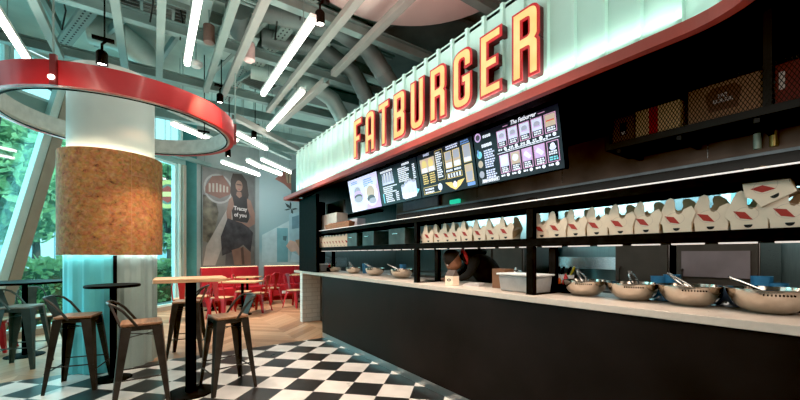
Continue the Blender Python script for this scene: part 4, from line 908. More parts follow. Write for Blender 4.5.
# ================================================================== KITCHEN BEHIND
T = thing('exhaust_hood', 'long stainless exhaust hood over the kitchen behind the menu screens', 'exhaust hood', (3.55, 0, 2.06))
g = G(); g.prism([(0,0),(.02,.0),(.05,.28),(1.1,.28),(1.1,.42),(.0,.42)], -1.2, 5.2, Matrix(((1,0,0,0),(0,0,1,0),(0,1,0,0),(0,0,0,1)))); g.build('hood_shell', M('hood_steel', (.15,.11,.09), .36, .5, .35, 3), T)
g = G(); g.box(-.02, .0, -1.2, 5.2, -.01, .012); g.build('lower_lip', M('lip_steel', (.22,.27,.30), .3, .6), T); q_ = G(); q_.box(-.012, .10, -1.2, 5.2, -.10, -.0105); q_.build('dark_underside', m_dark, T, smooth=False)  # dark strip added for the hood's dark underside, covering the brightly lit wall
for y in (-.2, .9, 2.1, 3.3, 4.4):
    g = G(); g.box(-.003, -.0005, y, y+.006, .04, .41); g.build('panel_seam', m_steel, T)
for y in (.62, .50):
    pass
for px, m, lab in ((757.5, M('pale_green_pipe', (.50,.62,.52), .35, .3), 'pale green upright pipe in front of the hood'), (774, M('brass_pipe', (.55,.40,.15), .3, .8), 'brass upright pipe in front of the hood near the right edge')):
    g = G(); g.tube([(0,0,0),(0,0,.22)], .022, 12); tag(g.build('upright_pipe', m, None, (3.528, Yon(px, 3.528), 2.10)), lab, 'pipe')
# back counter units
m_appl = M('appliance_steel', (.085,.072,.062), .5, .3, .25, 3); m_splash = steel('splash_steel', (.62,.66,.68), .22, (1,20,1))
def unit(name, label, cat, y0, y1, h, x0=3.84, doors=2, m=m_darksteel):
    T = thing(name, label, cat, (x0, (y0+y1)/2, 0)); w = (y1-y0)/2-.004
    g = G(); g.box(.02, .80, -w, w, .1, h); g.build('cabinet_body', m, T, bevel=.006)
    g = G(); g.box(.06, .78, -w+.02, w-.02, 0, .1); g.build('plinth', m_black, T)
    for k in range(doors):
        a = -w+2*w*k/doors+.01; b = -w+2*w*(k+1)/doors-.01
        g = G(); g.box(-.002, .019, a, b, .14, h-.05); D = g.build('door', m_appl, T, bevel=.004)
        g = G(); g.tube([(-.003,b-.05,h*.55),(-.035,b-.05,h*.57),(-.035,b-.05,h*.80),(-.003,b-.05,h*.82)], .008, 8); g.build('handle', m_darksteel, D)
    return T
unit('work_bench', 'stainless prep bench at the back behind the big bowls', 'kitchen bench', 1.75, 2.75, .98)
T = thing('splash_shelf', 'bright steel shelf above the prep bench behind the first big bowl', 'shelf', (4.3, 2.25, 1.18)); g = G(); g.box(0,.38,-.48,.48,0,.02); g.box(-.002,.0,-.48,.48,-.001,.14); g.build('shelf_sheet', m_splash, T, smooth=False)
g = G()
for y in (-.4,.4): g.box(.34,.38,y-.02,y+.02,-.19,-.002)
g.build('shelf_bracket', m_steel, T)
unit('refrigerator', 'dark steel refrigerator behind the second big bowl', 'refrigerator', 1.25, 1.72, 1.50, 3.84, 1)
unit('oven', 'steel oven with a glass panel behind the third and largest bowls', 'oven', .66, 1.21, 1.50, 3.84, 1); unit('low_bench', 'low steel bench at the right edge behind the largest bowl', 'kitchen bench', -.4, .62, .96, 3.84, 2)
g = G(); g.box(0,.012,-.22,.22,0,.22); tag(g.build('oven_window', M('oven_glass', (.26,.22,.23), .2, 0, .2, 3), None, (3.825, .935, 1.16), smooth=False), 'grey oven window panel between the third and largest bowls', 'oven window')
unit('tall_cabinet', 'dark steel tall cabinet behind the worker', 'cabinet', 2.8, 3.8, 1.5, 3.84, 2)
unit('fryer_bench', 'dark steel fryer bench far back in the left bay', 'fryer', 3.85, 5.2, 1.05, 3.84, 3)
# coffee urn on the bench
T = thing('steel_urn', 'small polished urn behind the brown carton', 'urn', (2.88, Yon(516, 2.88), ZT))
g = G(); g.tube([(-.062,0,.06),(-.10,0,.05)], .008, 8); g.build('tap', m_steel, T); g = G(); g.lathe([(0,.0),(.055,.0),(.06,.012),(.06,.13),(.045,.155),(.015,.16),(.012,.18),(0,.18)], 28); g.build('urn_body', m_steel, T)
T = thing('end_shelf', 'bright steel shelf at the far end behind the first small bowls', 'shelf', (3.0, 6.60, 1.10)); g = G(); g.box(-.22,.26,0,.30,0,.02); g.box(-.22,.26,-.004,.0,-.001,.20); g.build('shelf_sheet', m_splash, T, smooth=False)
g = G(); g.box(-.20,.24,.04,.28,-1.1,-.001); g.build('cabinet', m_darksteel, T, smooth=False)
# knives on the magnetic strip
T = thing('knife_rack', 'steel knife block with dark and yellow handled knives behind the sauce bottles', 'knife rack', (2.93, Yon(563, 2.93), ZT)); g = G(); g.hexa([(-.04,-.10,0),(.04,-.10,0),(.04,.10,0),(-.04,.10,0)], [(-.0,-.10,.13),(.04,-.10,.13),(.04,.10,.13),(-.0,.10,.13)]); g.build('block', m_darksteel, T, smooth=False)
for k, (y, mt) in enumerate(((.07,m_black),(.03,m_black),(-.03,m_black),(-.06,M('yellow_handle', (.75,.60,.05), .4)))):
    g = G(); g.tube([(.02,y,.131),(.02,y-.03,.20)], [.008,.010], 8); g.build('knife_handle', mt, T)
# wall panels behind the right bay
for y0, y1, m, lab in ((.75,1.01,M('teal_panel', (.10,.40,.44), .35), 'bright teal wall panel behind the shelf boxes at right'), (1.1,1.6,M('grey_teal_panel',(.10,.20,.22),.35), 'grey teal wall panel in the middle of the right bay')):
    g = G(); g.box(4.66, 4.695, y0, y1, 1.56, 2.02); tag(g.build('wall_panel', m, None, smooth=False), lab, 'wall panel')
# green exit lamp seen under the third screen
g = G(); g.box(-.02,.02,-.09,.09,0,.055); tag(g.build('green_lamp', EM('green_glow', (.02,.55,.33), .9), None, (3.512, Yon(455, 3.512), 2.075), smooth=False), 'small green glowing lamp under the third menu screen', 'lamp')
g = G(); g.box(-.015,.015,-.45,.45,0,.24); tag(g.build('lilac_sign_panel', M('lilac_panel', (.28,.27,.33), .5), None, (3.512, Yon(420, 3.512), 2.09), smooth=False), 'dim lilac wall panel under the second and third menu screens', 'panel')
# ---------------------------------------------------------------- overhead mesh rack with cartons
XR = 3.10
T = thing('overhead_rack', 'black overhead shelf with diamond wire front inside the kitchen opening', 'overhead rack', (XR, 0, 2.26)); y0, y1 = -.6, Yon(606, XR)
g = G(); g.box(-.02, .42, y0, y1, -.05, 0); g.build('shelf_board', m_dark, T, smooth=False)
for y in (y1-.02, Yon(768, XR), -.55):
    g = G(); g.box(-.02, .02, y-.02, y+.02, .0, .718); g.build('upright', m_dark, T, smooth=False)
for y in (1.35, .95, .55, .15):
    g = G(); g.bar((0,y,-.07),(.42,y+.0,-.07),.03,.03); g.build('cross_bearer', m_dark, T, smooth=False)
g = G(); hm, st = .26, .021; L = y1-.04-y0; n_ = int((L+hm)/st)
for sgn in (1, -1):
    for k in range(n_):
        a = y0+.02+k*st-hm*.55; P = []
        for tt in (0, 1):
            P.append((a + (tt if sgn > 0 else 1-tt)*hm*.55, tt*hm))
        (ya, za), (yb, zb) = P
        lo, hi = y0+.02, y1-.04
        def clip(ya, za, yb, zb):
            if max(ya, yb) <= lo or min(ya, yb) >= hi: return None
            f0, f1 = 0, 1; d = yb-ya
            for lim, sg in ((lo, 1), (hi, -1)):
                t = (lim-ya)/d
                if sg*d > 0: f0 = max(f0, t)
                else: f1 = min(f1, t)
            return (ya+d*f0, za+(zb-za)*f0, ya+d*f1, za+(zb-za)*f1) if f1 > f0 else None
        q = clip(ya, za, yb, zb)
        if q: g.bar((-.021,q[0],q[1]),(-.021,q[2],q[3]),.004,.003,(1,0,0))
g.build('wire_front', m_dark, T, smooth=False)
m_ccard = M('carton_card', (.36,.19,.10), .7, 0, .1, 10); m_cdark = M('dark_carton_card', (.20,.12,.075), .7); m_cred = M('red_carton_card', (.20,.025,.02), .6); m_cprint = M('carton_print_white', (.75,.68,.6), .6)
def carton(pxa, pxb, h, m, lab, kind):
    ya, yb = Yon(pxa, XR+.01), Yon(pxb, XR+.01); w = (ya-yb)/2
    T = thing('storage_carton', lab, 'carton', (XR+.01, (ya+yb)/2, 2.2605), -PI/2, 'cartons on the overhead rack')
    g = G(); g.box(-w, w, 0, .34, 0, h); g.build('carton_body', m, T, bevel=.003)
    if kind == 1: g = G(); g.box(-w*.35, w*.05, -.0025, -.0005, 0, h*.98); g.build('red_stripe', M('stripe_red', (.50,.02,.03), .5), T, smooth=False)
    if kind == 2:
        g = G(); g.poly([(x*w, -.0012, z*h) for x, z in ((-.5,.72),(-.3,.88),(.3,.88),(.5,.72),(.38,.22),(-.38,.22))]); g.build('shield_print', M('shield_brown', (.15,.06,.035), .6), T, smooth=False)
        g = G(); Mx = Matrix(((1,0,0,0),(0,0,-1,-.003),(0,1,0,h*.62),(0,0,0,1))); g.mesh(text_mesh('FAT', .034, 0, off=.001, sx=.9), Mx); Mx = Mx.copy(); Mx[2][3] = h*.48; g.mesh(text_mesh('BURGER', .034, 0, off=.001, sx=.8), Mx); g.build('white_lettering', m_cprint, T, smooth=False, keep=True)
    if kind == 3:
        g = G(); g.poly([(x*w, -.0012, z*h) for x, z in ((-.85,.35),(-.62,.35),(-.62,.8),(-.85,.8))]); g.build('picture_print', m_cprint, T, smooth=False)
    if kind == 0:
        g = G(); g.poly([(x*w, -.0012, z*h) for x, z in ((-.3,.25),(.3,.25),(.3,.75),(-.3,.75))]); g.build('dark_print', m_dark, T, smooth=False); g = G(); g.poly([(x*w, -.0022, z*h) for x, z in ((-.2,.28),(.2,.28),(.2,.4),(-.2,.4))]); g.build('white_print', m_cprint, T, smooth=False)
carton(613, 634, .20, m_cdark, 'dark brown carton at the left end of the overhead rack', 0); carton(635.5, 680, .21, M('gold_card', (.75,.52,.26), .6, 0, .1, 10), 'golden carton with a red stripe on the overhead rack', 1)
carton(688, 763, .24, m_ccard, 'long brown carton with white shield lettering on the overhead rack', 2); carton(775, 832, .24, m_cred, 'dark red carton at the right edge of the overhead rack', 3)
# ================================================================== STOOLS, CHAIRS, TABLES
def leg_sheet(g, top, bot, wt, wb, out):
    """a tapering folded-sheet leg; out = direction the corner points"""
    top, bot = Vector(top), Vector(bot); o = Vector(out).normalized(); sd = Vector((-o.y, o.x, 0)); th = .004
    for s in (-1, 1):
        def q(p, w):
            e = p - o*w*.55 + sd*s*w*.75
            n_ = Vector((-(e-p).y, (e-p).x, 0)).normalized()*th*s
            return [p, e, e-n_*-1, p-o*th*1.3]
        g.hexa(q(bot, wb), q(top, wt))
def cam_rot(deg): return math.radians(deg) - TH
m_gunt = M('teal_grey_gunmetal', (.075,.105,.10), .4, .6, .15, 9)
m_seatg = wood('grey_washed_seat', (.22,.21,.18), (.36,.34,.30), .45)
def make_stool(label, loc, rz, metal=None, seatm=None, H=.735):
    metal = metal or m_gun; T = thing('bar_stool', label, 'bar stool', loc, rz, 'bar stools around the column'); a = .155
    g = G(); g.prism(rounded([(-a,-a,.04),(a,-a,.04),(a,a,.04),(-a,a,.04)]), H-.022, H); g.build('seat', seatm or m_woodseat, T, bevel=.004)
    g = G(); b = a-.012; g.prism(rounded([(-b,-b,.035),(b,-b,.035),(b,b,.035),(-b,b,.035)]), H-.065, H-.0225); g.build('seat_apron', metal, T, bevel=.003)
    for sx in (-1,1):
        for sy in (-1,1):
            g = G(); leg_sheet(g, (sx*.150, sy*.150, H-.03), (sx*.212, sy*.212, 0), .085, .032, (sx, sy, 0)); g.build('leg', metal, T, smooth=False)
    for z, r in ((.20,.193), (.255,.189)):
        g = G(); P = [(-r,-r,z),(r,-r,z),(r,r,z),(-r,r,z)]
        for i, j in (((0,1),(2,3)) if z < .22 else ((1,2),(3,0))): g = G(); g.tube([P[i],P[j]], .0065, 8); g.build('footrest', metal, T)
    g = G(); g.bar((-.15,-.15,H-.12),(.15,.15,H-.12),.02,.004); g.bar((.15,-.15,H-.126),(-.15,.15,H-.126),.02,.004); g.build('cross_brace', metal, T, smooth=False)
    g = G(); P = [(-.158,-.03,H-.03),(-.160,-.07,H+.03),(-.163,-.13,H+.115),(-.160,-.185,H+.165),(-.13,-.225,H+.185),(-.06,-.245,H+.19),(0,-.25,H+.19),(.06,-.245,H+.19),(.13,-.225,H+.185),(.160,-.185,H+.165),(.163,-.13,H+.115),(.160,-.07,H+.03),(.158,-.03,H-.03)]
    g.tube(P, .0115, 10); g.build('back_hoop', metal, T)
    g = G(); B = [(-.085,-.150,H-.045),(.085,-.150,H-.045),(.085,-.156,H-.045),(-.085,-.156,H-.045)]; M_ = [(-.095,-.20,H+.09),(.095,-.20,H+.09),(.095,-.206,H+.09),(-.095,-.206,H+.09)]; E = [(-.11,-.232,H+.182),(.11,-.232,H+.182),(.11,-.238,H+.182),(-.11,-.238,H+.182)]
    g.hexa(B, M_); g.hexa(M_, E); g.build('back_plate', metal, T, smooth=False)
    return T
def sp(l, d): x, y = cw(l, d); return (x, y, 0)
make_stool('dark metal stool with wood seat left of the small round black bar table', sp(-3.31, 3.66), cam_rot(22-90))
make_stool('teal grey stool with a pale seat under the long black table at far left', sp(-4.58, 4.30), cam_rot(200-90+180), m_gunt, m_seatg)
make_stool('nearest metal stool with brown wood seat, in front of the small round table', sp(-2.40, 3.30), cam_rot(36-90))
make_stool('metal stool with low back at the right end of the wood bar table', sp(-1.76, 3.63), cam_rot(135))
make_stool('metal stool half hidden behind the wood bar table', sp(-2.86, 4.78), cam_rot(110))
# dining chairs
def make_chair(label, loc, rz, metal, seatm, grp, H=.45, glare=None):
    T = thing('dining_chair', label, 'dining chair', loc, rz, grp); a = .18
    g = G(); g.prism(rounded([(-a,-a*.9,.05),(a,-a*.9,.05),(a*1.05,a,.05),(-a*1.05,a,.05)]), H-.02, H); g.build('seat', seatm, T, bevel=.004)
    g = G(); g.prism(rounded([(-.165,-.15,.04),(.165,-.15,.04),(.17,.165,.04),(-.17,.165,.04)]), H-.06, H-.0205); g.build('seat_apron', metal, T)
    for sx in (-1,1):
        for sy in (-1,1):
            g = G(); leg_sheet(g, (sx*.165, sy*.155, H-.03), (sx*.215, sy*.215-.02*(sy<0), 0), .075, .034, (sx, sy, 0)); g.build('leg', metal, T, smooth=False)
    g = G(); P = [(-.165,-.14,H-.03),(-.172,-.175,H+.12),(-.17,-.205,H+.27),(-.14,-.225,H+.37),(-.08,-.235,H+.405),(0,-.238,H+.41),(.08,-.235,H+.405),(.14,-.225,H+.37),(.17,-.205,H+.27),(.172,-.175,H+.12),(.165,-.14,H-.03)]
    g.tube(P, .011, 10); g.build('back_hoop', metal, T)
    g = G(); q = lambda w, y, z: [(-w,y,z),(w,y,z),(w,y-.005,z),(-w,y-.005,z)]
    g.hexa(q(.045,-.158,H-.05), q(.055,-.20,H+.2)); g.hexa(q(.055,-.20,H+.2), q(.075,-.234,H+.40)); g.build('back_plate', metal, T, smooth=False)
    return T
m_seatp = wood('pale_seat_wood', (.42,.25,.14), (.60,.40,.25), .4)
RC = 'red chairs in the dining corner'
make_chair('grey metal dining chair with a pale seat behind the far left stool', sp(-5.36, 5.28), cam_rot(250), m_gunt, m_seatp, 'grey dining chairs')
make_chair('grey metal dining chair half hidden between the far left stool and the column', sp(-4.62, 5.55), cam_rot(200), m_gunt, m_seatp, 'grey dining chairs')
make_chair('red metal dining chair cut by the left edge of the picture', sp(-5.70, 4.95), cam_rot(-60), m_redchair, m_seatp, RC)
for px, py, deg, lab in ((222, 320, -10, 'red dining chair seen from behind just right of the wood bar table'), (259, 313.5, 80, 'red dining chair right of the dining table front, its seat side on'), (271, 306, 60, 'red dining chair in front of the banquette corner with a shiny back plate'),
                         (295, 309, 250, 'red dining chair at the small table nearest the brick wall'), (243, 311, -80, 'red dining chair left of the side on one, with a shiny back'), (203, 318, 100, 'red dining chair behind the post of the wood bar table'), (184, 322, 20, 'red dining chair seen between the column and the bar table post')):
    x, y = fl(px, py-2); make_chair(lab, (x, y, 0), cam_rot(deg), m_redchair, m_seatp, RC)
# tables
def round_table(label, l, d, z, r, top, name='round_table', cat='table', br=.2, sq=False, grp=None, pr=.03, th=.028, rc=0):
    x, y = cw(l, d); T = thing(name, label, cat, (x, y, 0), cam_rot(rc), grp)
    g = G()
    if sq: g.prism(rounded([(-sq,-r,.03),(sq,-r,.03),(sq,r,.03),(-sq,r,.03)]), z-th, z)
    else: g.lathe([(0,z-th),(r-.006,z-th),(r,z-th+.006),(r,z-.006),(r-.006,z),(0,z)], 56)
    g.build('table_top', top, T, bevel=.003 if sq else 0)
    g = G(); g.tube([(0,0,.012),(0,0,z-th-.006)], pr, 20); g.build('post', m_black, T)
    g = G(); g.lathe([(0,0),(br,0),(br,.008),(br*.9,.014),(pr*1.3,.018),(0,.018)], 40); g.build('foot_plate', m_black, T)
    g = G(); g.box(-.11,.11,-.11,.11,z-th-.006,z-th-.0005); g.build('mounting_plate', m_black, T)
round_table('small round black bar table in front of the column', -3.12, 3.86, 1.025, .245, m_black, 'bar_table', br=.17)
round_table('round black bar table at the left edge behind the teal grey stool', -5.02, 4.75, .992, .44, m_black, 'bar_table', br=.2)
round_table('tall wood topped bar table with a thick black post', -2.05, 3.48, 1.125, .24, m_woodtop, 'bar_table', br=.21, sq=.30, pr=.048, th=.034, rc=32)
g_ = 'wood topped dining tables'
round_table('wood dining table in front of the red banquette, right of the bar table', -3.55, 8.0, .755, .30, m_woodtop, 'dining_table', sq=.40, grp=g_)
round_table('wood dining table by the banquette corner, behind the front one', -4.0, 9.3, .775, .28, m_woodtop, 'dining_table', sq=.30, grp=g_)
round_table('wood dining table nearest the brick wall', -2.80, 10.2, .79, .30, m_woodtop, 'dining_table', sq=.34, grp=g_)
round_table('wood dining table far left of the banquette, behind the bar table', -4.55, 8.65, .76, .28, m_woodtop, 'dining_table', sq=.30, grp=g_)
# ---------------------------------------------------------------- banquette
def bench(name, label, loc, rz, x0, x1):
    T = thing(name, label, 'banquette', loc, rz); 
    g = G(); g.box(x0, x1, -.48, -.02, .0, .12); g.build('plinth', M('dark_red_plinth', (.25,.012,.018), .5) if 'dark_red_plinth' not in bpy.data.materials else bpy.data.materials['dark_red_plinth'], T)
    n = max(1, round((x1-x0)/.9)); w = (x1-x0)/n
    for k in range(n):
        a, b = x0+k*w+.004, x0+(k+1)*w-.004
        g = G(); g.box(a, b, -.55, -.15, .1205, .47); g.build('seat_cushion', m_redleather, T, bevel=.03)
        g = G(); g.hexa([(a,-.145,.1205),(b,-.145,.1205),(b,-.02,.1205),(a,-.02,.1205)], [(a,-.10,1.0),(b,-.10,1.0),(b,-.02,1.0),(a,-.02,1.0)]); g.build('back_cushion', m_redleather, T, bevel=.015)
    g = G(); g.box(x0+.02, x1-.02, -.06, -.035, 1.003, 1.012); g.build('glow_strip', EM('bench_glow', (1,.70,.42), 2.2) if 'bench_glow' not in bpy.data.materials else bpy.data.materials['bench_glow'], T)['label'] = 'warm light strip along the top'
bench('banquette', 'red vinyl banquette along the teal mural wall', (CORN[0], 11.2, 0), 0, .12, 2.0); bench('banquette', 'red vinyl banquette under the woman poster', (PL[0], PL[1], 0), PROT, .06, 1.72)
g = G(); x = Xon(285, 10.64); g.box(-.09,.09,-.012,0,-.04,.04); tag(g.build('wall_socket', m_white, None, (x, 10.648, .235), bevel=.003), 'white double socket on the front of the right banquette', 'socket')
# ================================================================== POSTER AND MURAL
T = thing('wall_poster', 'tall photo poster of a dark haired woman in a black slogan top', 'poster', (PL[0], PL[1], 0), PROT)
x0, x1, z0, z1 = .14, 1.62, 1.06, 3.66
g = G(); g.box(x0, x1, -.028, -.006, z0, z1); g.build('board', M('poster_ground', (.13,.125,.115), .6, 0, .35, 1.6), T, smooth=False)
pz = [-.0285]
def flat(nm, P, col, r=.6, var=.15):
    pz[0] -= .0006; g = G(); g.poly([(x0+u*(x1-x0), pz[0], z0+v*(z1-z0)) for u, v in P]); return g.build(nm, M('print_'+nm, col, r, 0, var, 5) if 'print_'+nm not in bpy.data.materials else bpy.data.materials['print_'+nm], T, smooth=False)
flat('pale_sky', [(0,.62),(.5,.62),(.62,1),(0,1)], (0.136,0.130,0.124)); flat('foliage', [(0,.25),(.16,.22),(.28,.55),(.22,.70),(0,.72)], (0.099,0.087,0.062), var=.7)
flat('pale_path', [(.0,.0),(.22,.0),(.62,.62),(.50,.66),(.06,.20)], (0.285,0.260,0.236)); flat('grey_building', [(.55,.3),(1,.2),(1,1),(.62,1)], (0.105,0.105,0.102))
flat('halo', [(.28+.27*math.cos(2*PI*k/28), .80+.155*math.sin(2*PI*k/28)) for k in range(28)], (.24,.235,.225)); flat('halo_inner', [(.28+.235*math.cos(2*PI*k/28), .80+.135*math.sin(2*PI*k/28)) for k in range(28)], (.115,.11,.105))
flat('roof_sign', [(.04,.80),(.16,.92),(.36,.95),(.50,.84),(.50,.76),(.30,.70),(.04,.74)], (.135,.062,.045)); 
for k in range(6): flat('sign_stroke', [(.10+k*.065,.755+.004*k),(.135+k*.065,.755+.004*k),(.135+k*.065,.855-.006*abs(k-2)),(.10+k*.065,.855-.006*abs(k-2))], (0.260,0.223,0.186))
wide = lambda P: [(.68+(u-.68)*1.3, .5+(v-.5)*1.0) for u, v in P]
_f = flat
def flat(nm, P, col, r=.6, var=.15): return _f(nm, wide(P) if nm != 'wall_shadow' else P, col, r, var)
flat('wall_shadow', [(.40,.0),(.62,.0),(.58,.5),(.46,.44)], (0.068,0.062,0.062))
flat('hair', [(.58,.99),(.72,1.0),(.80,.93),(.83,.78),(.80,.66),(.70,.70),(.60,.66),(.54,.78),(.55,.92)], (0.028,0.019,0.015)); 
flat('neck', [(.64,.80),(.71,.80),(.73,.72),(.62,.72)], (0.167,0.093,0.068)); flat('face', [(.675+.055*math.cos(2*PI*k/20), .865+.060*math.sin(2*PI*k/20)) for k in range(20)], (0.198,0.112,0.081))
flat('brow_shadow', [(.635,.885),(.715,.885),(.715,.872),(.635,.872)], (0.056,0.031,0.025)); flat('mouth', [(.655,.832),(.695,.832),(.69,.825),(.66,.825)], (0.174,0.037,0.037))
flat('black_top', [(.57,.74),(.63,.76),(.68,.73),(.73,.76),(.80,.74),(.84,.60),(.83,.47),(.58,.47),(.56,.60)], (0.019,0.016,0.016)); flat('right_arm', [(.80,.74),(.86,.72),(.93,.58),(.93,.46),(.80,.40),(.62,.44),(.62,.48),(.80,.46),(.86,.54),(.81,.62)], (0.205,0.118,0.090))
flat('left_arm', [(.57,.74),(.52,.70),(.48,.56),(.50,.44),(.56,.46),(.56,.58),(.60,.64)], (0.174,0.099,0.074)); flat('jacket', [(.50,.50),(.60,.48),(.72,.46),(.82,.42),(.90,.36),(.86,.14),(.74,.22),(.60,.15),(.42,.10),(.40,.30)], (0.031,0.028,0.031), var=.7)
flat('legs', [(.56,.16),(.74,.20),(.86,.14),(.86,.0),(.60,.0)], (0.186,0.105,0.077)); flat('thigh_shadow', [(.70,.18),(.74,.20),(.76,.0),(.72,.0)], (0.074,0.043,0.034))
g = G(); 
for st, v in (('Tracay', .615), ('of you', .545)): g.mesh(text_mesh(st, .155, 0, off=.004, sx=.95), Matrix.Translation((x0+.70*(x1-x0), pz[0]-.002, z0+v*(z1-z0))) @ Matrix.Rotation(PI/2, 4, 'X'))
g.build('slogan_lettering', M('slogan_white', (.50,.46,.44), .6), T, smooth=False)['label'] = 'white slogan letters on the black top'
g = G()
for a in ((x0-.03,x0,z0-.03,z1+.03),(x1,x1+.03,z0-.03,z1+.03),(x0,x1,z1,z1+.03),(x0,x1,z0-.03,z0)): g.box(a[0],a[1],-.034,-.005,a[2],a[3])
g.build('frame', M('poster_frame', (.12,.13,.125), .5), T, smooth=False)
# painted figures on the teal mural wall
T = thing('mural_panel', 'painted mural with a red brown roof and palm fronds on the teal wall', 'mural', (CORN[0], 11.2, 0))
def mp(nm, P, col, y, var=.12):
    g = G(); g.poly([((lambda X: X-CORN[0])(Xon(px, 11.19)), -y, HH-(py-PY0)*(Xon(px,11.19)*s_+11.19*c_)/F) for px, py in P]); return g.build(nm, M('mural_'+nm, col, .7, 0, var, 4) if 'mural_'+nm not in bpy.data.materials else bpy.data.materials['mural_'+nm], T, smooth=False)
mp('mist_patch', [(262,235),(300,215),(316,235),(316,262),(262,262)], (.34,.46,.48), .003); mp('teal_door', [(277,228),(288,228),(288,262),(277,262)], (.13,.30,.33), .005)
mp('roof', [(275,179),(284,184),(297,196),(310,198),(310,168),(284,171)], (.20,.075,.055), .007); mp('roof_lattice', [(285,171),(312,167),(312,184),(287,183)], (.26,.20,.13), .009)
for k in range(4): mp('lattice_bar', [(288+k*3,171),(289+k*3,171),(289+k*3,183),(288+k*3,183)], (.08,.06,.04), .011)
mp('wall_pillar', [(289,214),(300,212),(304,262),(290,262)], (.24,.38,.42), .006); mp('window_opening', [(292,217),(299,215),(299,228),(292,229)], (.10,.20,.24), .009)
for k, (dx, dy) in enumerate(((-6,-6),(-1,-8),(5,-5),(7,0),(-7,1),(2,5))): mp('palm_frond', [(291,209),(291+dx*.5-1,209+dy*.5+1),(291+dx,209+dy),(291+dx*.5+1,209+dy*.5-1)], (.02,.035,.035), .013)
mp('lamp_bracket', [(283,236),(287,236),(286,241),(283,240)], (.06,.12,.14), .009)
mp('figure_skin', [(286,246),(290,240),(296,242),(299,246),(304,244),(306,254),(300,258),(296,251),(291,252)], (.50,.33,.26), .013); mp('figure_hair', [(295,240),(301,239),(304,246),(299,248)], (.30,.19,.12), .015); mp('figure_dress', [(292,252),(300,256),(304,262),(290,262)], (.35,.50,.55), .015)
# ================================================================== WORKER BENDING BEHIND THE COUNTER
def skin_mesh(name, V, E, R, mat, parent, sub=2, root=0):
    me = bpy.data.meshes.new(name); me.from_pydata(V, E, []); me.materials.append(mat)
    o = bpy.data.objects.new(name, me); C.objects.link(o); o.parent = parent
    sk = o.modifiers.new('skin', 'SKIN'); sk.use_smooth_shade = True
    for i, r in enumerate(R): me.skin_vertices[0].data[i].radius = r if isinstance(r, tuple) else (r, r); me.skin_vertices[0].data[i].use_root = (i == root)
    sb = o.modifiers.new('sub', 'SUBSURF'); sb.levels = sub; sb.render_levels = sub
    return o
m_skin = M('skin', (.42,.20,.12), .5, 0, .08, 10); m_cloth = M('black_cloth', (.010,.010,.011), .85, 0, .4, 12, bump=.3); m_trouser = M('dark_trousers', (.02,.02,.025), .8)
wx, wy = 3.24, 2.72
T = thing('person', 'person in a black hooded jacket bending forward behind the counter', 'person', (wx, wy, 0), math.atan2(.57, -.82))   # local +x faces the way they bend
V = [(0,0,.93),(.06,0,1.08),(.17,0,1.24),(.28,0,1.335),(.36,0,1.335),(.42,0,1.31),
     (.27,.17,1.30),(.36,.22,1.13),(.46,.14,1.075),(.27,-.17,1.30),(.36,-.22,1.13),(.46,-.12,1.075),
     (-.02,.09,.86),(.0,.10,.48),(-.03,.10,.08),(.10,.10,.035),(-.02,-.09,.86),(.0,-.10,.48),(-.03,-.10,.08),(.10,-.10,.035)]
E = [(0,1),(1,2),(2,3),(3,4),(4,5),(3,6),(6,7),(7,8),(3,9),(9,10),(10,11),(0,12),(12,13),(13,14),(14,15),(0,16),(16,17),(17,18),(18,19)]
R = [(.13,.17),(.13,.17),(.14,.18),(.12,.15),(.055,.055),(.05,.05),.065,.05,.035,.065,.05,.035,.085,.06,.045,.04,.085,.06,.045,.04]
skin_mesh('body', V, E, R, m_cloth, T)
# head
g = G(); Mx = Matrix.Translation((.50,0,1.285)) @ Matrix.Rotation(math.radians(48), 4, 'Y')
g.sphere((0,0,0), .105, 24, 16, (.92,.76,1.12)); 
for v in g.bm.verts:
    if v.co.z < -.02: v.co.x += .012; v.co.y *= 1-.25*min(1, (-v.co.z-.02)/.09)
g.bm.transform(Mx); hd = g.build('head', m_skin, T)
g = G(); g.hexa([(.088,-.016,-.035),(.118,-.012,-.035),(.118,.012,-.035),(.088,.016,-.035)], [(.09,-.007,.02),(.1,-.006,.02),(.1,.006,.02),(.09,.007,.02)], Mx); g.build('nose', m_skin, hd, bevel=.004)
for s in (-1,1):
    g = G(); g.sphere((.083,s*.034,.012), .012, 10, 8); g.bm.transform(Mx); g.build('eye', m_white, hd)
    g = G(); g.sphere((0,s*.080,-.008), .026, 12, 8, (.6,.3,1)); g.bm.transform(Mx); g.build('ear', m_skin, hd)
g = G(); g.sphere((.090,0,-.062), .022, 12, 6, (.4,1,.3)); g.bm.transform(Mx); g.build('mouth', M('lips', (.32,.09,.07), .5), hd)
g = G(); g.lathe([(.112*math.cos(a), .128*math.sin(a)) for a in [k*PI/2/8 for k in range(9)]], 24, Mx @ Matrix.Translation((-.012,0,.005)) @ Matrix.Diagonal((.95,.8,1,1))); g.build('hair', M('dark_hair', (.015,.010,.008), .6), T)
g = G(); g.tube([(.36+.075*math.cos(a)*.4, .085*math.sin(a), 1.325+.075*math.cos(a)) for a in [2*PI*k/20 for k in range(20)]], .018, 8, True); g.build('red_collar', M('red_collar', (.50,.03,.035), .7), T)['label'] = 'red collar showing at the neck'
g = G(); g.sphere((.24,0,1.385), .13, 18, 12, (1.0,1.05,.5)); g.build('hood', m_cloth, T)
g = G(); g.tube([(.10,-.190,1.22),(.16,-.20,1.28),(.20,-.192,1.33)], .006, 6); g.build('pale_piping', m_lightgrey, T)
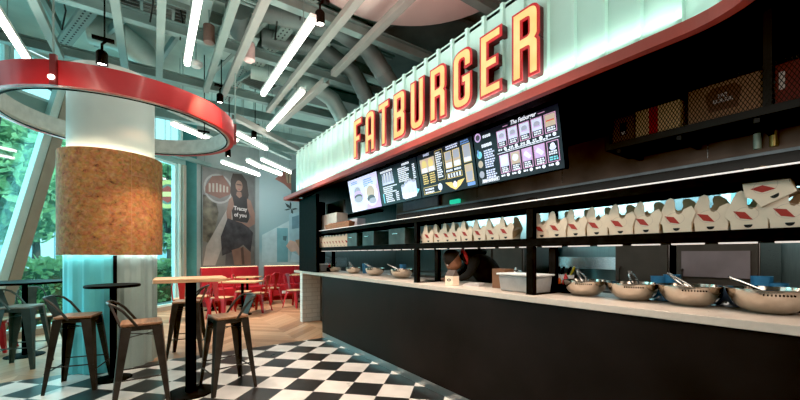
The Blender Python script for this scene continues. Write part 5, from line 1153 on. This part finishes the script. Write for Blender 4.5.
for s in (-1,1):
    y0_ = .135 if s > 0 else -.12; base = Vector((.47,y0_,1.075)); HV = [tuple(base), tuple(base+Vector((.05,0,-.006))), tuple(base+Vector((.085,0,-.008)))]
    h = skin_mesh('hand', HV, [(0,1),(1,2)], [(.022,.03),(.016,.038),(.014,.038)], m_skin, T)
    for k, (dy, Lf) in enumerate(((-.027,.062),(-.009,.074),(.009,.070),(.027,.055))):
        b = base+Vector((.085,dy,-.006)); skin_mesh('finger', [tuple(b), tuple(b+Vector((Lf*.5,dy*.1,-.001))), tuple(b+Vector((Lf*.85,dy*.15,-.010))), tuple(b+Vector((Lf,dy*.15,-.014)))], [(0,1),(1,2),(2,3)], [.0085,.008,.0075,.006], m_skin, h, 1)
    b = base+Vector((.03,-s*.032,-.004)); skin_mesh('thumb', [tuple(b), tuple(b+Vector((.03,-s*.022,-.004))), tuple(b+Vector((.055,-s*.028,-.010)))], [(0,1),(1,2)], [.012,.0095,.008], m_skin, h, 1)
# ================================================================== LIGHT
W = bpy.data.worlds.new('World'); bpy.context.scene.world = W; W.use_nodes = True
n = W.node_tree.nodes; l = W.node_tree.links; bg = n['Background']
bg.inputs['Color'].default_value = (.66,.93,.97,1); bg.inputs['Strength'].default_value = 1.6
def lamp(nm, typ, loc, en, col, size=1, sy=None, tgt=None, spread=None, blend=.4, ang=60):
    L = bpy.data.lights.new(nm, typ); L.energy = en; L.color = col
    if typ == 'AREA':
        L.size = size
        if sy: L.shape = 'RECTANGLE'; L.size_y = sy
        if sy and sy > size and nm in ('hood_lamp', 'kitchen_fill', 'hood_face_fill', 'sign_glow'): L.size, L.size_y = sy, size
    elif typ == 'SPOT': L.spot_size = math.radians(ang); L.spot_blend = blend; L.shadow_soft_size = size
    elif typ == 'POINT': L.shadow_soft_size = size
    o = bpy.data.objects.new(nm, L); C.objects.link(o); o.location = loc
    if tgt is not None: o.rotation_euler = (Vector(tgt)-Vector(loc)).to_track_quat('-Z','Y').to_euler()
    return o
# daylight through the glass
x, y = outw(0, .6); tx, ty = wpt(0); lamp('window_daylight', 'AREA', (x, y, 2.2), 250, (.58,.95,1), 6, 3.2, (tx+WD[1]*3, ty-WD[0]*3, 1.2))
x, y = outw(-2.6, .4); lamp('column_tint_spot', 'SPOT', (x, y, 1.5), 500, (.3,.85,1), .15, None, (CX-.1, CY-.1, .66), None, .5, 13.5)  # spot added to tint the column's left side cyan
lamp('sunlight', 'SUN', (0,0,20), 5, (1,.97,.88), 1).rotation_euler = Vector((-.55,.55,-.62)).to_track_quat('-Z','Y').to_euler()
# ceiling spots on the floor by the counter and in the dining corner
for (x, y, z), t_, e, a in (((1.3,2.6,3.6),(1.3,3.2,0),340,75), ((.4,4.6,3.6),(.6,4.4,0),300,75), ((1.6,8.6,3.5),(1.6,8.8,0),560,95), ((.2,7.2,3.5),(.6,7.6,0),260,90), ((1.2,1.2,3.6),(1.6,1.6,0),200,70), ((-1.2,3.6,3.6),(-1.0,3.6,0),210,80)):
    lamp('ceiling_spot', 'SPOT', (x, y, z), e, (1,.77,.60), .06, None, t_, None, .8, a)
lamp('cork_spot', 'SPOT', (.9, 4.3, 3.4), 190, (1,.52,.30), .05, None, (CX, CY, 1.9), None, .8, 40)
lamp('cork_spot', 'SPOT', (-1.1, 2.6, 3.4), 110, (1,.80,.62), .05, None, (CX-.2, CY-.2, 1.9), None, .8, 40)
lamp('mural_wash', 'AREA', (2.6, 9.6, 3.5), 32, (.85,.95,1), 1.6, .4, (2.8, 11.2, 1.9))
# unseen fill lamps added to brighten the ceiling deck
lamp('ceiling_fill', 'AREA', (-.6, 3.4, 3.67), 80, (.84,1,.94), 3.8, 5.5, (-.2, 3.4, 5))
lamp('ceiling_fill', 'AREA', (2.2, 8.4, 3.30), 45, (.80,1,.96), 3.2, 3.6, (2.2, 8.4, 5))
# sign wash
lamp('sign_wash', 'AREA', (2.045, (YE+YA)/2, 2.475), 13, (.80,1,.88), .03, YA-YE, (2.12, (YE+YA)/2, 3.0)).rotation_euler = (PI, math.radians(-10), 0)
lamp('sign_wash', 'AREA', (1.86, (YE+YA)/2, 2.50), 16, (.80,1,.88), .06, YA-YE, (2.12, (YE+YA)/2, 3.0)).rotation_euler = (PI, math.radians(-38), 0)  # floating lamp added out in front to widen the wash
lamp('sign_wash', 'AREA', (1.90, .36, 2.475), .8, (.80,1,.88), .3, .03, (1.98, .30, 3.0))
lamp('shelf_lamp', 'AREA', (2.52, 2.6, 1.405), 9, (1,.84,.70), .12, 5.6, (2.56, 2.6, 1.0)).rotation_euler = (0, 0, 0)
# under the hood and kitchen
lamp('hood_lamp', 'AREA', (4.1, 1.6, 2.04), 22, (.62,.92,1), .12, 3.0, (4.7, 1.6, 1.8))
lamp('hood_lamp', 'AREA', (3.95, 4.4, 2.04), 14, (.62,.92,1), .12, 1.6, (4.7, 4.4, 1.8))
lamp('kitchen_fill', 'AREA', (3.28, 1.3, 1.96), 5, (1,.93,.86), .3, 3.0, (3.9, 1.3, .9))  # unseen fill lamps added to brighten the appliance fronts
lamp('kitchen_fill', 'AREA', (3.28, 4.5, 1.96), 5, (1,.93,.86), .3, 2.4, (3.9, 4.5, .9))
lamp('end_wall_fill', 'AREA', (3.3, 5.7, 2.02), 4, (.80,.97,1), .8, .3, (3.1, 6.9, 1.4))  # unseen fill added to brighten the dark end wall
lamp('ceiling_spot', 'SPOT', (.8, 4.9, 3.4), 150, (1,.84,.70), .06, None, (2.42, 5.2, 1.35), None, .8, 46)  # aisle spot added to brighten the shelf and worktop in the left bay
lamp('ceiling_spot', 'SPOT', (.7, 2.4, 3.4), 90, (1,.84,.70), .06, None, (2.40, 2.2, 1.35), None, .8, 60)
lamp('hood_face_fill', 'AREA', (2.85, 2.0, 2.12), 1.1, (1,.86,.76), .2, 3.2, (3.55, 2.0, 2.3))  # unseen fill added to light the front of the hood
lamp('sign_glow', 'AREA', (1.5, 2.6, 3.35), 17, (1,.34,.28), .3, 2.6, (1.7, 2.9, 4.7))
lamp('room_fill', 'AREA', (.2, -1.3, 3.0), 80, (1,.86,.76), 3.4, 2.4, (2.0, 3, 1.0))
# ================================================================== CAMERA
cam = bpy.data.cameras.new('camera'); co = bpy.data.objects.new('camera', cam); C.objects.link(co)
cam.sensor_width = 36; cam.lens = F/800*36; cam.shift_y = (PY0-200)/800; cam.clip_start = .02
co.location = (0, 0, HH); co.rotation_euler = (PI/2, 0, -TH)
sc = bpy.context.scene; sc.camera = co
sc.view_settings.view_transform = 'Standard'; sc.view_settings.look = 'None'; sc.view_settings.exposure = .2
sc.view_settings.use_curve_mapping = True; cm = sc.view_settings.curve_mapping; cm.black_level = (.005,.0055,.006); cm.update()
